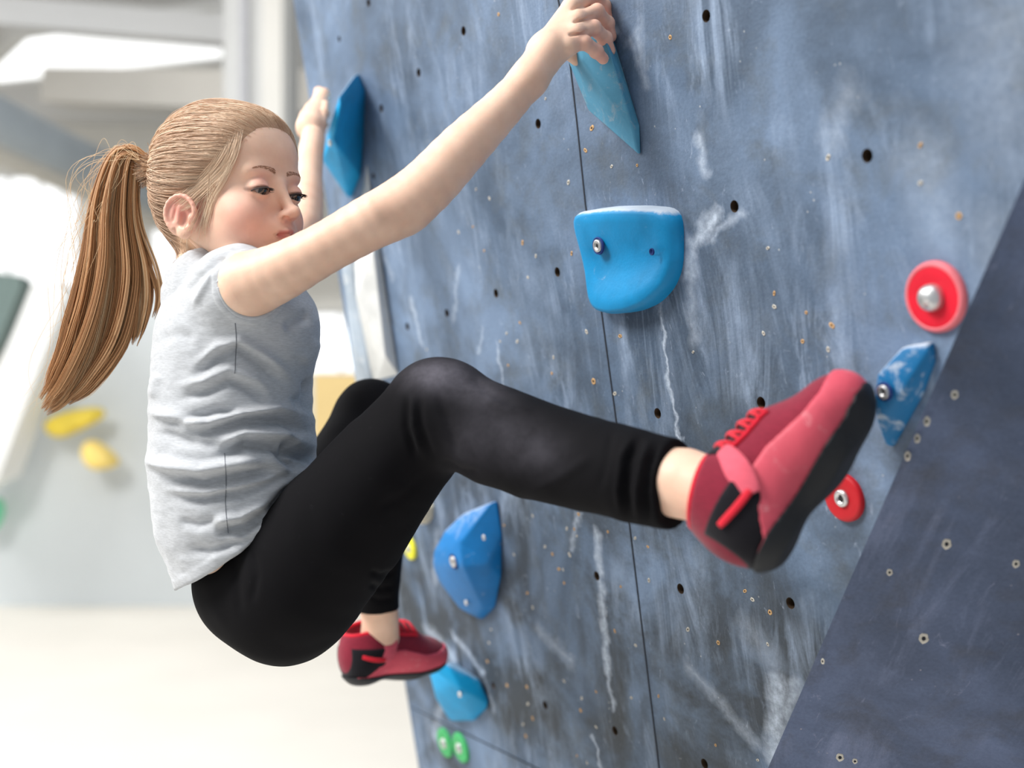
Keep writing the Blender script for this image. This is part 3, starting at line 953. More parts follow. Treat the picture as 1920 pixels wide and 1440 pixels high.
def polygonise(field, h, disp=None):
    """sparse surface nets over the field, cell size h"""
    B = 8; H = B * h
    lo, hi = field.bounds()
    nb = np.ceil((hi - lo) / H).astype(int) + 1
    gi = np.stack(np.meshgrid(*[np.arange(n) for n in nb], indexing='ij'), -1).reshape(-1, 3)
    C = lo + (gi + 0.5) * H
    act = np.zeros(len(C), bool)
    for a in range(0, len(C), 20000):
        c = C[a:a + 20000]
        d = field.eval_blocks(c[:, None, :], c, 0.0)[:, 0]
        act[a:a + 20000] = np.abs(d) < H * 1.5 + 0.004
    gi = gi[act]; C = C[act]
    g = np.arange(B + 1)
    loc = np.stack(np.meshgrid(g, g, g, indexing='ij'), -1).reshape(-1, 3)
    NC = nb * B + 4
    vid_all, vpos_all, edges = [], [], []
    corner = np.array([[i, j, k] for i in (0, 1) for j in (0, 1) for k in (0, 1)])
    ce = [(a, b) for a in range(8) for b in range(a + 1, 8) if np.abs(corner[a] - corner[b]).sum() == 1]
    for a in range(0, len(gi), 1500):
        gb = gi[a:a + 1500]
        gc = gb[:, None, :] * B + loc[None]
        Pp = lo + gc * h
        d = field.eval_blocks(Pp, C[a:a + 1500], H * 0.9)
        if disp is not None:
            near = np.abs(d) < 0.02
            dd = np.zeros_like(d); dd[near] = disp(Pp[near]); d = d + dd
        d = d.reshape(-1, B + 1, B + 1, B + 1)
        ins = d < 0
        cnt = sum(ins[:, c[0]:c[0] + B, c[1]:c[1] + B, c[2]:c[2] + B].astype(np.int8) for c in corner)
        m = np.argwhere((cnt > 0) & (cnt < 8))
        if not len(m):
            continue
        vals = np.stack([d[m[:, 0], m[:, 1] + c[0], m[:, 2] + c[1], m[:, 3] + c[2]] for c in corner], 1)
        acc = np.zeros((len(m), 3)); num = np.zeros(len(m))
        for e0, e1 in ce:
            v0, v1 = vals[:, e0], vals[:, e1]
            cr = (v0 < 0) != (v1 < 0)
            t = np.where(cr, v0 / np.where(cr, v0 - v1, 1), 0)
            pt = corner[e0] + t[:, None] * (corner[e1] - corner[e0])
            acc += np.where(cr[:, None], pt, 0); num += cr
        cell = gb[m[:, 0]] * B + m[:, 1:]
        vpos_all.append(lo + (cell + acc / num[:, None]) * h)
        vid_all.append((cell[:, 0] * NC[1] + cell[:, 1]) * NC[2] + cell[:, 2])
        for ax in range(3):
            sl0 = [slice(None)] + [slice(0, B)] * 3
            sl1 = list(sl0); sl1[ax + 1] = slice(1, B + 1)
            i0 = ins[tuple(sl0)]; i1 = ins[tuple(sl1)]
            w = np.argwhere(i0 != i1)
            if len(w):
                cc = gb[w[:, 0]] * B + w[:, 1:]
                edges.append((ax, cc, i0[w[:, 0], w[:, 1], w[:, 2], w[:, 3]]))
    vid = np.concatenate(vid_all); vpos = np.concatenate(vpos_all)
    order = np.argsort(vid); vid = vid[order]; vpos = vpos[order]
    faces = []
    for ax, cc, s0 in edges:
        u, v = (ax + 1) % 3, (ax + 2) % 3
        ids = []
        for du, dv in ((1, 1), (0, 1), (0, 0), (1, 0)):
            c = cc.copy(); c[:, u] -= du; c[:, v] -= dv
            ids.append((c[:, 0] * NC[1] + c[:, 1]) * NC[2] + c[:, 2])
        ids = np.stack(ids, 1)
        pos = np.clip(np.searchsorted(vid, ids), 0, len(vid) - 1)
        ok = (vid[pos] == ids).all(1)
        f = pos[ok]
        flip = ~s0[ok]
        f[flip] = f[flip][:, ::-1]
        faces.append(f)
    F = np.concatenate(faces)
    return vpos, F

def vnoise(p, scale, seed=0):
    """smooth value noise, p (n,3) -> (-1..1)"""
    q = p * scale + seed * 17.31
    i = np.floor(q).astype(np.int64); f = q - i
    f = f * f * (3 - 2 * f)
    def hsh(a):
        n = (a[..., 0] * 73856093) ^ (a[..., 1] * 19349663) ^ (a[..., 2] * 83492791)
        n = (n ^ (n >> 13)) * 1274126177 & 0x7fffffff
        return (n % 10007) / 5003.5 - 1
    r = 0
    for dx in (0, 1):
        for dy in (0, 1):
            for dz in (0, 1):
                w = (f[..., 0] if dx else 1 - f[..., 0]) * (f[..., 1] if dy else 1 - f[..., 1]) * (f[..., 2] if dz else 1 - f[..., 2])
                r = r + w * hsh(i + np.array([dx, dy, dz]))
    return r

def project(V):
    """where points fall in the 1920 frame"""
    return 960 + FPX * V[:, 0] / V[:, 1], 720 - FPX * V[:, 2] / V[:, 1]

def vert_normals(V, F):
    n = np.zeros_like(V)
    a, b, c, d = (V[F[:, i]] for i in range(4))
    fn = np.cross(c - a, d - b)
    for i in range(4):
        np.add.at(n, F[:, i], fn)
    return n / np.maximum(np.linalg.norm(n, axis=1, keepdims=True), 1e-12)

def seg_dist2(px, py, pts):
    """distance in the image plane to a polyline, and position along it"""
    best = np.full(len(px), 1e9); tt = np.zeros(len(px))
    n = len(pts) - 1
    for i in range(n):
        ax, ay = pts[i]; bx, by = pts[i + 1]
        dx, dy = bx - ax, by - ay
        t = np.clip(((px - ax) * dx + (py - ay) * dy) / (dx * dx + dy * dy), 0, 1)
        d = np.hypot(px - ax - t * dx, py - ay - t * dy)
        m = d < best
        best[m] = d[m]; tt[m] = (i + t[m]) / n
    return best, tt
# ------------------------------------------------------------------ the girl
HF = Vector((math.cos(math.radians(33)), -math.sin(math.radians(33)), -0.03)).normalized()   # where the face points
HU = Vector((0.0, 0.0, 1.0)); HU = (HU - HF * HU.dot(HF)).normalized()
HL = HU.cross(HF).normalized()                                                                 # her left
HC = P(436, 365, 1.505)
HS = 1.045
def hp(x, y, z):
    return HC + (HF * x + HL * y + HU * z) * HS
HAX = (HF, HL, HU)
TF = Vector((0.94, 0.33, 0.06)).normalized()          # chest direction
TL = Vector((0, 0, 1)).cross(TF).normalized()         # her left
TU = TF.cross(TL).normalized()

girl = empty('person', P(470, 1230, 1.5))
tag(girl, 'girl with a blond ponytail in grey t-shirt and black leggings climbing the wall', 'person')

# ---- head
class HeadField(Field):
    def sphere(s, c, r, k=0.01, op='u'):
        Field.sphere(s, c, r * HS, k, op)
    def ell(s, c, rad, axes=None, k=0.01, op='u'):
        Field.ell(s, c, [r * HS for r in rad], axes, k, op)
    def cone(s, a, b, ra, rb, k=0.01, op='u', flat=None, fr=1.0):
        Field.cone(s, a, b, ra * HS, rb * HS, k, op, flat, fr)
def build_head(f):
    f.ell(hp(-0.019, 0, 0.033), (0.083, 0.073, 0.075), HAX, 0.0)
    f.ell(hp(-0.050, 0, -0.012), (0.046, 0.054, 0.050), HAX, 0.03)
    f.ell(hp(0.030, 0, 0.040), (0.052, 0.061, 0.058), HAX, 0.02)
    f.ell(hp(0.028, 0, -0.020), (0.052, 0.057, 0.058), HAX, 0.02)
    f.ell(hp(0.040, 0, -0.055), (0.040, 0.043, 0.036), HAX, 0.022)      # jaw
    f.ell(hp(0.063, 0, -0.079), (0.017, 0.019, 0.014), HAX, 0.018)      # chin
    for s in (-1, 1):
        f.ell(hp(0.052, 0.033 * s, -0.034), (0.027, 0.023, 0.026), HAX, 0.018)   # cheek
        f.ell(hp(0.0665, 0.025 * s, 0.020), (0.011, 0.018, 0.008), HAX, 0.014)    # brow ridge
        f.cone(hp(-0.010, 0.052 * s, -0.040), hp(0.040, 0.030 * s, -0.078), 0.018, 0.013, 0.02)   # jaw line
    # eye sockets
    for s in (-1, 1):
        f.ell(hp(0.0925, 0.0280 * s, 0.000), (0.0125, 0.0165, 0.0100), HAX, 0.012, 's')
    # muzzle
    f.ell(hp(0.0785, 0, -0.048), (0.017, 0.024, 0.018), HAX, 0.012)
    # nose
    f.cone(hp(0.0785, 0, 0.006), hp(0.0985, 0, -0.0250), 0.0055, 0.0064, 0.014)
    f.sphere(hp(0.1050, 0, -0.0265), 0.0064, 0.008)
    for s in (-1, 1):
        f.ell(hp(0.0960, 0.0082 * s, -0.0305), (0.0080, 0.0048, 0.0052), HAX, 0.0065)
    for s in (-1, 1):
        f.ell(hp(0.0985, 0.0084 * s, -0.0345), (0.0046, 0.0034, 0.0034), HAX, 0.002, 's')
    # lids
    for s in (-1, 1):
        e = hp(0.0715, 0.0280 * s, -0.001)
        f.sphere(e, 0.0130, 0.004)
        # the opening, slightly down
        o = hp(0.0850, 0.0285 * s, -0.0042)
        f.ell(o, (0.012, 0.0124, 0.0038), (HF, (HL + HU * (0.10 * s)).normalized(), HU), 0.0012, 's')
        # upper lid fold
        f.ell(hp(0.0850, 0.0280 * s, 0.0066), (0.0030, 0.0125, 0.0010), HAX, 0.0022, 's')
    # lips
    for s in (-1, 1):
        f.cone(hp(0.0960, 0.003 * s, -0.0490), hp(0.0855, 0.0150 * s, -0.0525), 0.0036, 0.0014, 0.003)
        f.cone(hp(0.0940, 0.0, -0.0585), hp(0.0855, 0.0135 * s, -0.0545), 0.0044, 0.0014, 0.003)
        f.cone(hp(0.1000, 0.0, -0.0535), hp(0.0870, 0.0160 * s, -0.0535), 0.0018, 0.0013, 0.0015, 's')
    f.cone(hp(0.1010, 0, -0.0385), hp(0.1000, 0, -0.0440), 0.0022, 0.0022, 0.003, 's')    # philtrum
    f.ell(hp(0.0895, 0, -0.0735), (0.006, 0.014, 0.0032), HAX, 0.006, 's')
    # ears
    for s in (-1, 1):
        c = hp(-0.006, 0.0690 * s, -0.034)
        fx = (HF * 0.95 + HL * (0.31 * s * -1)).normalized()
        nz = (HL * s * 0.95 + HF * 0.31 * -1 * -1).normalized()          # ear plane normal, outward
        fz = HU
        def ep(a, b, t=0.0):
            return c + fx * a + fz * b + nz * t
        f.ell(ep(-0.004, 0.0, 0.001), (0.0215, 0.0250, 0.0050), (fx, fz, nz), 0.005)
        rim = []
        for k in range(15):
            an = math.radians(-28 + 270 * k / 14)
            rim.append(ep(-0.004 + 0.0200 * math.cos(an), 0.003 + 0.0215 * math.sin(an), 0.0052))
        f.chain(rim, [0.0028] * 15, 0.0025)
        f.ell(ep(0.002, -0.0205, 0.004), (0.0090, 0.0085, 0.0046), (fx, fz, nz), 0.004)     # lobe
        f.ell(ep(0.002, -0.004, 0.007), (0.0068, 0.0105, 0.0050), (fx, fz, nz), 0.002, 's')   # concha
        f.cone(ep(-0.008, 0.014, 0.006), ep(-0.013, -0.006, 0.006), 0.0024, 0.0018, 0.002, 's')
        f.cone(ep(-0.004, 0.010, 0.005), ep(-0.006, -0.008, 0.005), 0.0028, 0.0026, 0.003)    # antihelix
        f.ell(ep(0.011, -0.004, 0.004), (0.0035, 0.0055, 0.0042), (fx, fz, nz), 0.003)       # tragus
    # neck
    f.cone(hp(-0.030, 0, -0.040), P(392, 530, 1.52), 0.040, 0.040, 0.02)

# ---- arms and hands
RS = P(468, 534, 1.410); RE = P(745, 392, 1.375); RW = P(992, 148, 1.415)
LS = P(408, 540, 1.66); LE_ = P(561, 438, 1.83); LW = P(587, 258, 1.97)
def limb(f, pts, rr, k=0.012):
    f.chain(pts, rr, k)

def finger(f, pts, r):
    n = len(pts)
    for i in range(n - 1):
        f.cone(pts[i], pts[i + 1], r * (1.05 - 0.09 * i), r * (1.05 - 0.09 * (i + 1)), 0.0014 if i else 0.004)
        if 0 < i < n - 1:
            f.sphere(pts[i], r * 1.07, 0.002)
FINGERS_R = []
def build_arms(f):
    # right arm
    f.chain([RS, P(530, 508, 1.392), P(610, 465, 1.378), P(690, 420, 1.372), RE, P(800, 350, 1.378), P(868, 278, 1.388), P(940, 205, 1.402), RW],
         [0.0395, 0.0340, 0.0300, 0.0315, 0.0335, 0.0325, 0.0298, 0.0245, 0.0212], 0.012, smooth=3)
    f.sphere(P(762, 394, 1.383), 0.024, 0.014)
    f.sphere(P(464, 536, 1.440), 0.040, 0.02)
    # back of hand
    wr = RW
    f.cone(wr, P(1030, 92, 1.430), 0.0215, 0.024, 0.012)
    K = [P(1072, 14, 1.452), P(1082, 38, 1.440), P(1079, 63, 1.430), P(1066, 86, 1.424)]       # knuckles index..little
    for kx, r in zip(K, (0.0125, 0.0128, 0.0125, 0.012)):
        f.cone(P(1020, 98, 1.435), kx, 0.018, r, 0.008)
        f.sphere(kx - N_IN * 0.001, 0.0105, 0.005)
    tips = [
        [K[0], P(1112, -8, 1.478), P(1132, 12, 1.494), P(1140, 36, 1.498)],
        [K[1], P(1119, 22, 1.462), P(1138, 44, 1.482), P(1145, 68, 1.488)],
        [K[2], P(1113, 52, 1.444), P(1134, 72, 1.466), P(1143, 95, 1.474)],
        [K[3], P(1096, 80, 1.428), P(1118, 96, 1.445), P(1131, 110, 1.456)]]
    for t, r in zip(tips, (0.0096, 0.0098, 0.0096, 0.0090)):
        finger(f, t, r)
        FINGERS_R.append(t)
    # creases between the fingers on the back of the hand
    for i in range(3):
        a = (K[i] + K[i + 1]) / 2 - HF * 0.0; b = (tips[i][1] + tips[i + 1][1]) / 2
        out = Vector((-0.2, -0.9, 0.15))
        f.cone(a + out * 0.012, b + out * 0.010, 0.0014, 0.0022, 0.0035, 's')
    # thumb, behind the edge of the hold
    finger(f, [P(1012, 105, 1.455), P(1035, 92, 1.485), P(1062, 96, 1.505), P(1080, 112, 1.512)], 0.0098)
    # left arm
    f.chain([LS, P(485, 500, 1.74), LE_, P(574, 385, 1.87), P(578, 325, 1.92), LW],
         [0.040, 0.030, 0.028, 0.0270, 0.0230, 0.0195], 0.012, smooth=3)
    lk = [P(607, 178, 2.065), P(595, 196, 2.045), P(583, 208, 2.03), P(575, 222, 2.015)]
    for kx in lk:
        f.cone(P(583, 238, 1.992), kx, 0.022, 0.0125, 0.008)
    ltips = [
        [lk[0] + Vector((-0.004, 0, 0)), P(598, 172, 2.07), P(602, 176, 2.09), P(607, 186, 2.10)],
        [lk[1], P(596, 182, 2.075), P(605, 190, 2.10), P(611, 200, 2.105)],
        [lk[2], P(595, 200, 2.07), P(605, 208, 2.095), P(611, 218, 2.10)],
        [lk[3], P(593, 218, 2.055), P(602, 226, 2.08), P(609, 234, 2.085)]]
    for t in ltips:
        finger(f, t, 0.0085)
    finger(f, [P(589, 248, 1.985), P(601, 232, 1.99), P(607, 212, 2.01), P(610, 196, 2.025)], 0.0095)

def build_torso(f):
    f.chain([P(398, 560, 1.53), P(440, 650, 1.53), P(436, 780, 1.53), P(440, 900, 1.53), P(470, 1035, 1.53)],
            [0.05, 0.085, 0.082, 0.078, 0.072], 0.03, TL, 1.15)
    f.cone(P(445, 560, 1.47), LS, 0.042, 0.042, 0.03)
    f.chain([P(500, 1090, 1.52), P(700, 880, 1.43), P(830, 760, 1.37)], [0.052, 0.046, 0.040], 0.02)
    f.chain([P(520, 1080, 1.62), P(700, 780, 1.80), P(706, 980, 1.86)], [0.052, 0.040, 0.036], 0.02)

def build_ankles(f):
    f.chain([P(850, 780, 1.36), P(1000, 845, 1.31), P(1180, 893, 1.215), P(1285, 907, 1.180), P(1345, 925, 1.155)], [0.040, 0.040, 0.0350, 0.0355, 0.033], 0.02)
    f.chain([P(706, 980, 1.86), P(706, 1100, 1.90), P(713, 1165, 1.93), P(712, 1205, 1.95)], [0.042, 0.033, 0.030, 0.033], 0.02)

body_f = Field()
head_f = HeadField()
build_head(head_f)
for pr in head_f.prims:
    body_f.prims.append(pr)
build_arms(body_f)
build_torso(body_f)
build_ankles(body_f)
BODY_H = 0.0015
V, F = polygonise(body_f, BODY_H)

# skin tint: cheeks, lips, ears, nose, knuckles and elbow
def local_head(V):
    q = V - A3(HC)
    return q @ A3(HF) / HS, q @ A3(HL) / HS, q @ A3(HU) / HS
hx, hy, hz = local_head(V)
def g3(x, y, z, cx, cy, cz, r):
    return np.exp(-((x - cx) ** 2 + (y - cy) ** 2 + (z - cz) ** 2) / (r * r))
blush = np.zeros(len(V)); lips = np.zeros(len(V)); brown = np.zeros(len(V))
for s in (-1, 1):
    blush += 0.50 * g3(hx, hy, hz, 0.062, 0.040 * s, -0.040, 0.034)
    blush += 0.85 * g3(hx, hy, hz, -0.008, 0.074 * s, -0.026, 0.022)  # ear redness of its own, raised to put backlight into the tint
    blush += 0.45 * g3(hx, hy, hz, 0.080, 0.030 * s, 0.009, 0.012)
blush += 0.45 * g3(hx, hy, hz, 0.098, 0, -0.034, 0.012)
inl = (hx > 0.070) & (hx < 0.105) & (np.abs(hy) < 0.0160)
um = np.exp(-((hz + 0.0495 + 0.18 * np.abs(hy)) / 0.0030) ** 2) + np.exp(-((hz + 0.0580 - 0.22 * np.abs(hy)) / 0.0036) ** 2)
lips = np.where(inl, np.clip(um, 0, 1) * np.clip((0.0160 - np.abs(hy)) / 0.004, 0, 1), 0)
for s in (-1, 1):   # lash line
    e = np.sqrt(((hy - 0.0285 * s) / 0.0128) ** 2 + ((hz + 0.0030) / 0.0048) ** 2)
    brown = np.maximum(brown, np.where((hx > 0.06) & (hx < 0.092), np.clip(1.22 - e, 0, 0.25) * 3.0, 0))
for t in FINGERS_R:
    for q in t[1:]:
        q = A3(q)
        blush += 0.5 * np.exp(-((V - q) ** 2).sum(1) / (0.013 ** 2))
el = A3(P(715, 400, 1.345))
brown = np.maximum(brown, 0.35 * np.exp(-((V - el) ** 2).sum(1) / (0.011 ** 2)))
tint = np.stack([np.clip(blush, 0, 1), np.clip(lips, 0, 1), np.clip(brown, 0, 1)], 1).astype(np.float32)

def skin_material():
    t = NT('skin')
    co = t.coord()
    at = t.n('ShaderNodeAttribute', attribute_name='tint')
    sp = t.n('ShaderNodeSeparateColor')
    t.l(at.outputs['Color'], sp.inputs[0])
    n1 = t.noise(co, 26, 4, 0.6)
    base = t.ramp(n1, [(0.3, lin((228, 186, 160))), (0.7, lin((240, 203, 178)))])
    base = t.mix(t.math('MULTIPLY', sp.outputs[0], 0.75), base, lin((218, 122, 118)))
    base = t.mix(t.math('MULTIPLY', sp.outputs[1], 0.8), base, lin((196, 104, 98)))
    base = t.mix(sp.outputs[2], base, lin((96, 52, 40)))
    t.base(base)
    t.bs.inputs['Roughness'].default_value = 0.50
    t.bs.inputs['Specular IOR Level'].default_value = 0.35
    t.bs.inputs['Subsurface Weight'].default_value = 0.22
    t.bs.inputs['Subsurface Radius'].default_value = (1.0, 0.35, 0.2)
    t.bs.inputs['Subsurface Scale'].default_value = 0.006
    t.bump(t.noise(co, 900, 3), 0.08, 0.0005)
    return t.m
M_skin = skin_material()
skin = fast_mesh('body', V, F, M_skin, girl)
set_color(skin, 'tint', tint)

# fingernails on the gripping hand
M_nail = simple_mat('fingernail', (238, 196, 184), 0.3, 0.03, 60)
for t in FINGERS_R:
    d = (t[3] - t[2]).normalized()
    out = Vector((-0.35, -0.9, 0.2)); out = (out - d * out.dot(d)).normalized()
    out = (Vector((0.75, -0.6, 0.2)) - d * Vector((0.75, -0.6, 0.2)).dot(d)).normalized()
    c = t[3] - d * 0.001 + out * 0.0060
    s = d.cross(out).normalized()
    M = Matrix(((s.x, d.x, out.x, c.x), (s.y, d.y, out.y, c.y), (s.z, d.z, out.z, c.z), (0, 0, 0, 1)))
    Vn = []; Fn = []
    nx, ny = 7, 7
    for j in range(ny):
        for i in range(nx):
            a = -1 + 2 * i / (nx - 1); b = -1 + 2 * j / (ny - 1)
            w = math.sqrt(max(0, 1 - 0.45 * b * b))
            Vn.append(M @ Vector((a * 0.0040 * w, b * 0.0042, 0.0006 - 0.0022 * a * a)))
    for j in range(ny - 1):
        for i in range(nx - 1):
            Fn.append((j * nx + i, j * nx + i + 1, (j + 1) * nx + i + 1, (j + 1) * nx + i))
    nl = add_mesh('fingernail', Vn, Fn, M_nail, girl, True)
    md = nl.modifiers.new('t', 'SOLIDIFY'); md.thickness = 0.0006

# eyes
def eye_material():
    t = NT('eye')
    co = t.coord('Object')
    sx = t.n('ShaderNodeSeparateXYZ'); t.l(co, sx.inputs[0])
    ang = t.math('SQRT', t.math('ADD', t.math('POWER', sx.outputs[1], 2), t.math('POWER', sx.outputs[2], 2)))
    c = t.ramp(t.math('MULTIPLY', ang, 100.0), [(0.0, lin((8, 6, 6))), (0.26, lin((8, 6, 6))), (0.30, lin((34, 22, 17))), (0.62, lin((24, 17, 14))), (0.70, lin((16, 11, 10))), (0.80, lin((150, 134, 128)))])
    t.base(c)
    t.bs.inputs['Roughness'].default_value = 0.12
    t.bs.inputs['Coat Weight'].default_value = 0.6
    return t.m
M_eye = eye_material()
M_lash = simple_mat('eyelash', (40, 26, 20), 0.6)
M_brow = simple_mat('eyebrow', (160, 116, 90), 0.7)
for s in (-1, 1):
    c = hp(0.0712, 0.0280 * s, -0.001)
    gz = (HF * 0.90 - HL * 0.06 - HU * 0.34).normalized()
    up = (HU - gz * HU.dot(gz)).normalized()
    lf = up.cross(gz)
    M = Matrix(((gz.x, lf.x, up.x, c.x), (gz.y, lf.y, up.y, c.y), (gz.z, lf.z, up.z, c.z), (0, 0, 0, 1)))
    Ve = []; Fe = []
    R_ = 0.0121 * HS
    nu, nv = 32, 20
    for j in range(nv + 1):
        th = math.pi * j / nv
        for i in range(nu):
            ph = 2 * math.pi * i / nu
            r = R_ + 0.0009 * max(0, math.cos(th)) ** 12
            Ve.append(Vector((math.cos(th) * r, math.sin(th) * math.cos(ph) * r, math.sin(th) * math.sin(ph) * r)))
    for j in range(nv):
        for i in range(nu):
            Fe.append((j * nu + i, (j + 1) * nu + i, (j + 1) * nu + (i + 1) % nu, j * nu + (i + 1) % nu))
    eo = add_mesh('eye', Ve, Fe, M_eye, None, True)
    eo.matrix_world = M
    eo.parent = girl
    eo.matrix_parent_inverse = parent_world(girl).inverted()
    # lashes
    Vl = []; Fl = []
    for k in range(30):
        a = -1 + 2 * k / 29
        y = 0.0285 * s + a * 0.0124
        z = -0.0042 + 0.0040 * math.sqrt(max(0, 1 - a * a)) + 0.10 * s * a * 0.010 * s
        x = 0.0715 + math.sqrt(max(0.0, 0.0137 ** 2 - (y - 0.0280 * s) ** 2 - (z + 0.001) ** 2))
        b = hp(x, y, z)
        dr = (HF * 1.0 + HL * (0.55 * a) + HU * -0.15)
        pts = [b, b + dr * 0.0030 - HU * 0.0006, b + dr * 0.0058 + HU * 0.0004]
        v_, f_ = tube_arrays(pts, [0.00034, 0.00026, 0.00008], 4)
        o_ = len(Vl); Vl += v_; Fl += [tuple(i + o_ for i in q) for q in f_]
        if k < 29:      # lid margin line
            a2 = -1 + 2 * (k + 1) / 29
            y2 = 0.0285 * s + a2 * 0.0124
            z2 = -0.0042 + 0.0040 * math.sqrt(max(0, 1 - a2 * a2)) + 0.10 * s * a2 * 0.010 * s
            x2 = 0.0715 + math.sqrt(max(0.0, 0.0137 ** 2 - (y2 - 0.0280 * s) ** 2 - (z2 + 0.001) ** 2))
            v_, f_ = tube_arrays([b, hp(x2, y2, z2)], 0.0008, 5)
            o_ = len(Vl); Vl += v_; Fl += [tuple(i + o_ for i in q) for q in f_]
    add_mesh('eyelashes', Vl, Fl, M_lash, girl)

def head_surf(y, z, x0=0.12):
    """x of the face surface for given side and height"""
    ts = np.linspace(x0, 0.0, 240)
    pts = np.array([list(hp(t, y, z)) for t in ts])
    d = head_f.at(pts)
    i = int(np.argmax(d < 0))
    d0, d1 = d[i - 1], d[i]
    return ts[i - 1] + (ts[i] - ts[i - 1]) * d0 / (d0 - d1)
for s in (-1, 1):
    Vb = []; Fb = []
    for k in range(230):
        u = random.random()
        y = s * (0.009 + 0.030 * u)
        z = 0.0195 + 0.0045 * math.sin(u * 2.2 + 0.2) - 0.004 * max(0, u - 0.8) + random.uniform(-1, 1) * 0.0030 * (1 - 0.75 * u)
        x = head_surf(y, z)
        b = hp(x + 0.0003, y, z)
        dr = (HL * s * 1.0 + HU * (0.55 - 0.9 * u) - HF * (0.25 + 0.9 * u)).normalized()
        pts = [b, b + dr * 0.0035 + HF * 0.0004, b + dr * 0.0065]
        v_, f_ = tube_arrays(pts, [0.00022, 0.00020, 0.00006], 3)
        o_ = len(Vb); Vb += v_; Fb += [tuple(i + o_ for i in q) for q in f_]
    add_mesh('eyebrow', Vb, Fb, M_brow, girl)
# ------------------------------------------------------------------ clothes
def fold(V, Nn, px, py, facing, pts, width, amp, fade=0.25):
    """press a crease (amp<0) or raise a ridge (amp>0) along a line on the side seen from here"""
    d, t = seg_dist2(px, py, pts)
    e = np.clip(np.minimum(t, 1 - t) / fade, 0, 1); e = e * e * (3 - 2 * e)
    g = np.exp(-(d / width) ** 2) * e * facing
    return g * amp

def apply_folds(V, F, folds, noise_amp=0.0, noise_scale=20):
    Nn = vert_normals(V, F)
    px, py = project(V)
    view = V / np.linalg.norm(V, axis=1, keepdims=True)
    facing = np.clip(-(Nn * view).sum(1) * 2.5 + 0.3, 0, 1)
    disp = np.zeros(len(V))
    for f in folds:
        disp += fold(V, Nn, px, py, facing, *f)
    if noise_amp:
        disp += vnoise(V, noise_scale, 3) * noise_amp + vnoise(V, noise_scale * 2.3, 5) * noise_amp * 0.5
    return V + Nn * disp[:, None]

# ---- t-shirt
ARM_A = A3(P(482, 531, 1.385)); ARM_B = A3(P(650, 450, 1.360))
def cone_d(p, a, b, ra, rb):
    ba = b - a
    t = np.clip(((p - a) @ ba) / (ba @ ba), 0, 1)
    return np.linalg.norm(p - a - t[..., None] * ba, axis=-1) - (ra + (rb - ra) * t)
sh = Field()
sh.chain([P(400, 560, 1.53), P(440, 645, 1.53), P(434, 760, 1.53), P(438, 860, 1.53), P(443, 970, 1.53), P(470, 1060, 1.53)],
         [0.066, 0.104, 0.104, 0.108, 0.104, 0.098], 0.03, TL, 1.08)
sh.cone(P(425, 535, 1.455), P(398, 530, 1.64), 0.042, 0.042, 0.03)
sh.cone(P(385, 512, 1.50), P(385, 512, 1.56), 0.036, 0.036, 0.02)
sh.cone(P(505, 600, 1.49), P(500, 600, 1.63), 0.050, 0.050, 0.05)
sh.sphere(P(446, 522, 1.440), 0.036, 0.02)
sh.ell(P(458, 552, 1.450), (0.054, 0.062, 0.052), None, 0.025)
sh.cone(Vector(ARM_A), Vector(ARM_B), 0.0468, 0.049, 0.004, 's')
sh.cone(P(408, 545, 1.67), P(560, 450, 1.82), 0.040, 0.040, 0.004, 's')
sh.cone(hp(-0.030, 0, -0.040), P(390, 500, 1.52), 0.043, 0.045, 0.004, 's')
# hem
ha, hb = P(331, 1104, 1.50), P(600, 905, 1.46)
hn = (hb - ha).cross(Vector((0.05, 1, 0.05))).normalized()
if hn.z > 0:
    hn = -hn
sh.cone(P(448, 1010, 1.53) , P(520, 1150, 1.53), 0.088, 0.092, 0.006, 's', TL, 1.08)
hem_p = A3(ha); hem_n = A3(hn)
def hem_cut(p):
    q = (p - hem_p) @ hem_n
    s = (p - hem_p) @ A3((hb - ha).normalized())
    return q - 0.010 * np.sin(np.clip(s / (hb - ha).length, 0, 1) * math.pi)
sh.add(hem_cut, P(450, 1050, 1.53), 0.5, 0.003, 'i')
def sh_disp(p):
    a = cone_d(p, ARM_A, ARM_B, 0.0468, 0.049)
    band = np.clip(1 - np.abs(a - 0.003) / 0.0060, 0, 1)
    hb_ = -hem_cut(p)
    band2 = np.clip(1 - np.abs(hb_ - 0.006) / 0.008, 0, 1)
    return -0.0022 * np.clip(band * 3, 0, 1) - 0.0014 * np.clip(band2 * 4, 0, 1)
V, F = polygonise(sh, 0.0024, sh_disp)
V_cut = V.copy()
S = 0.0105
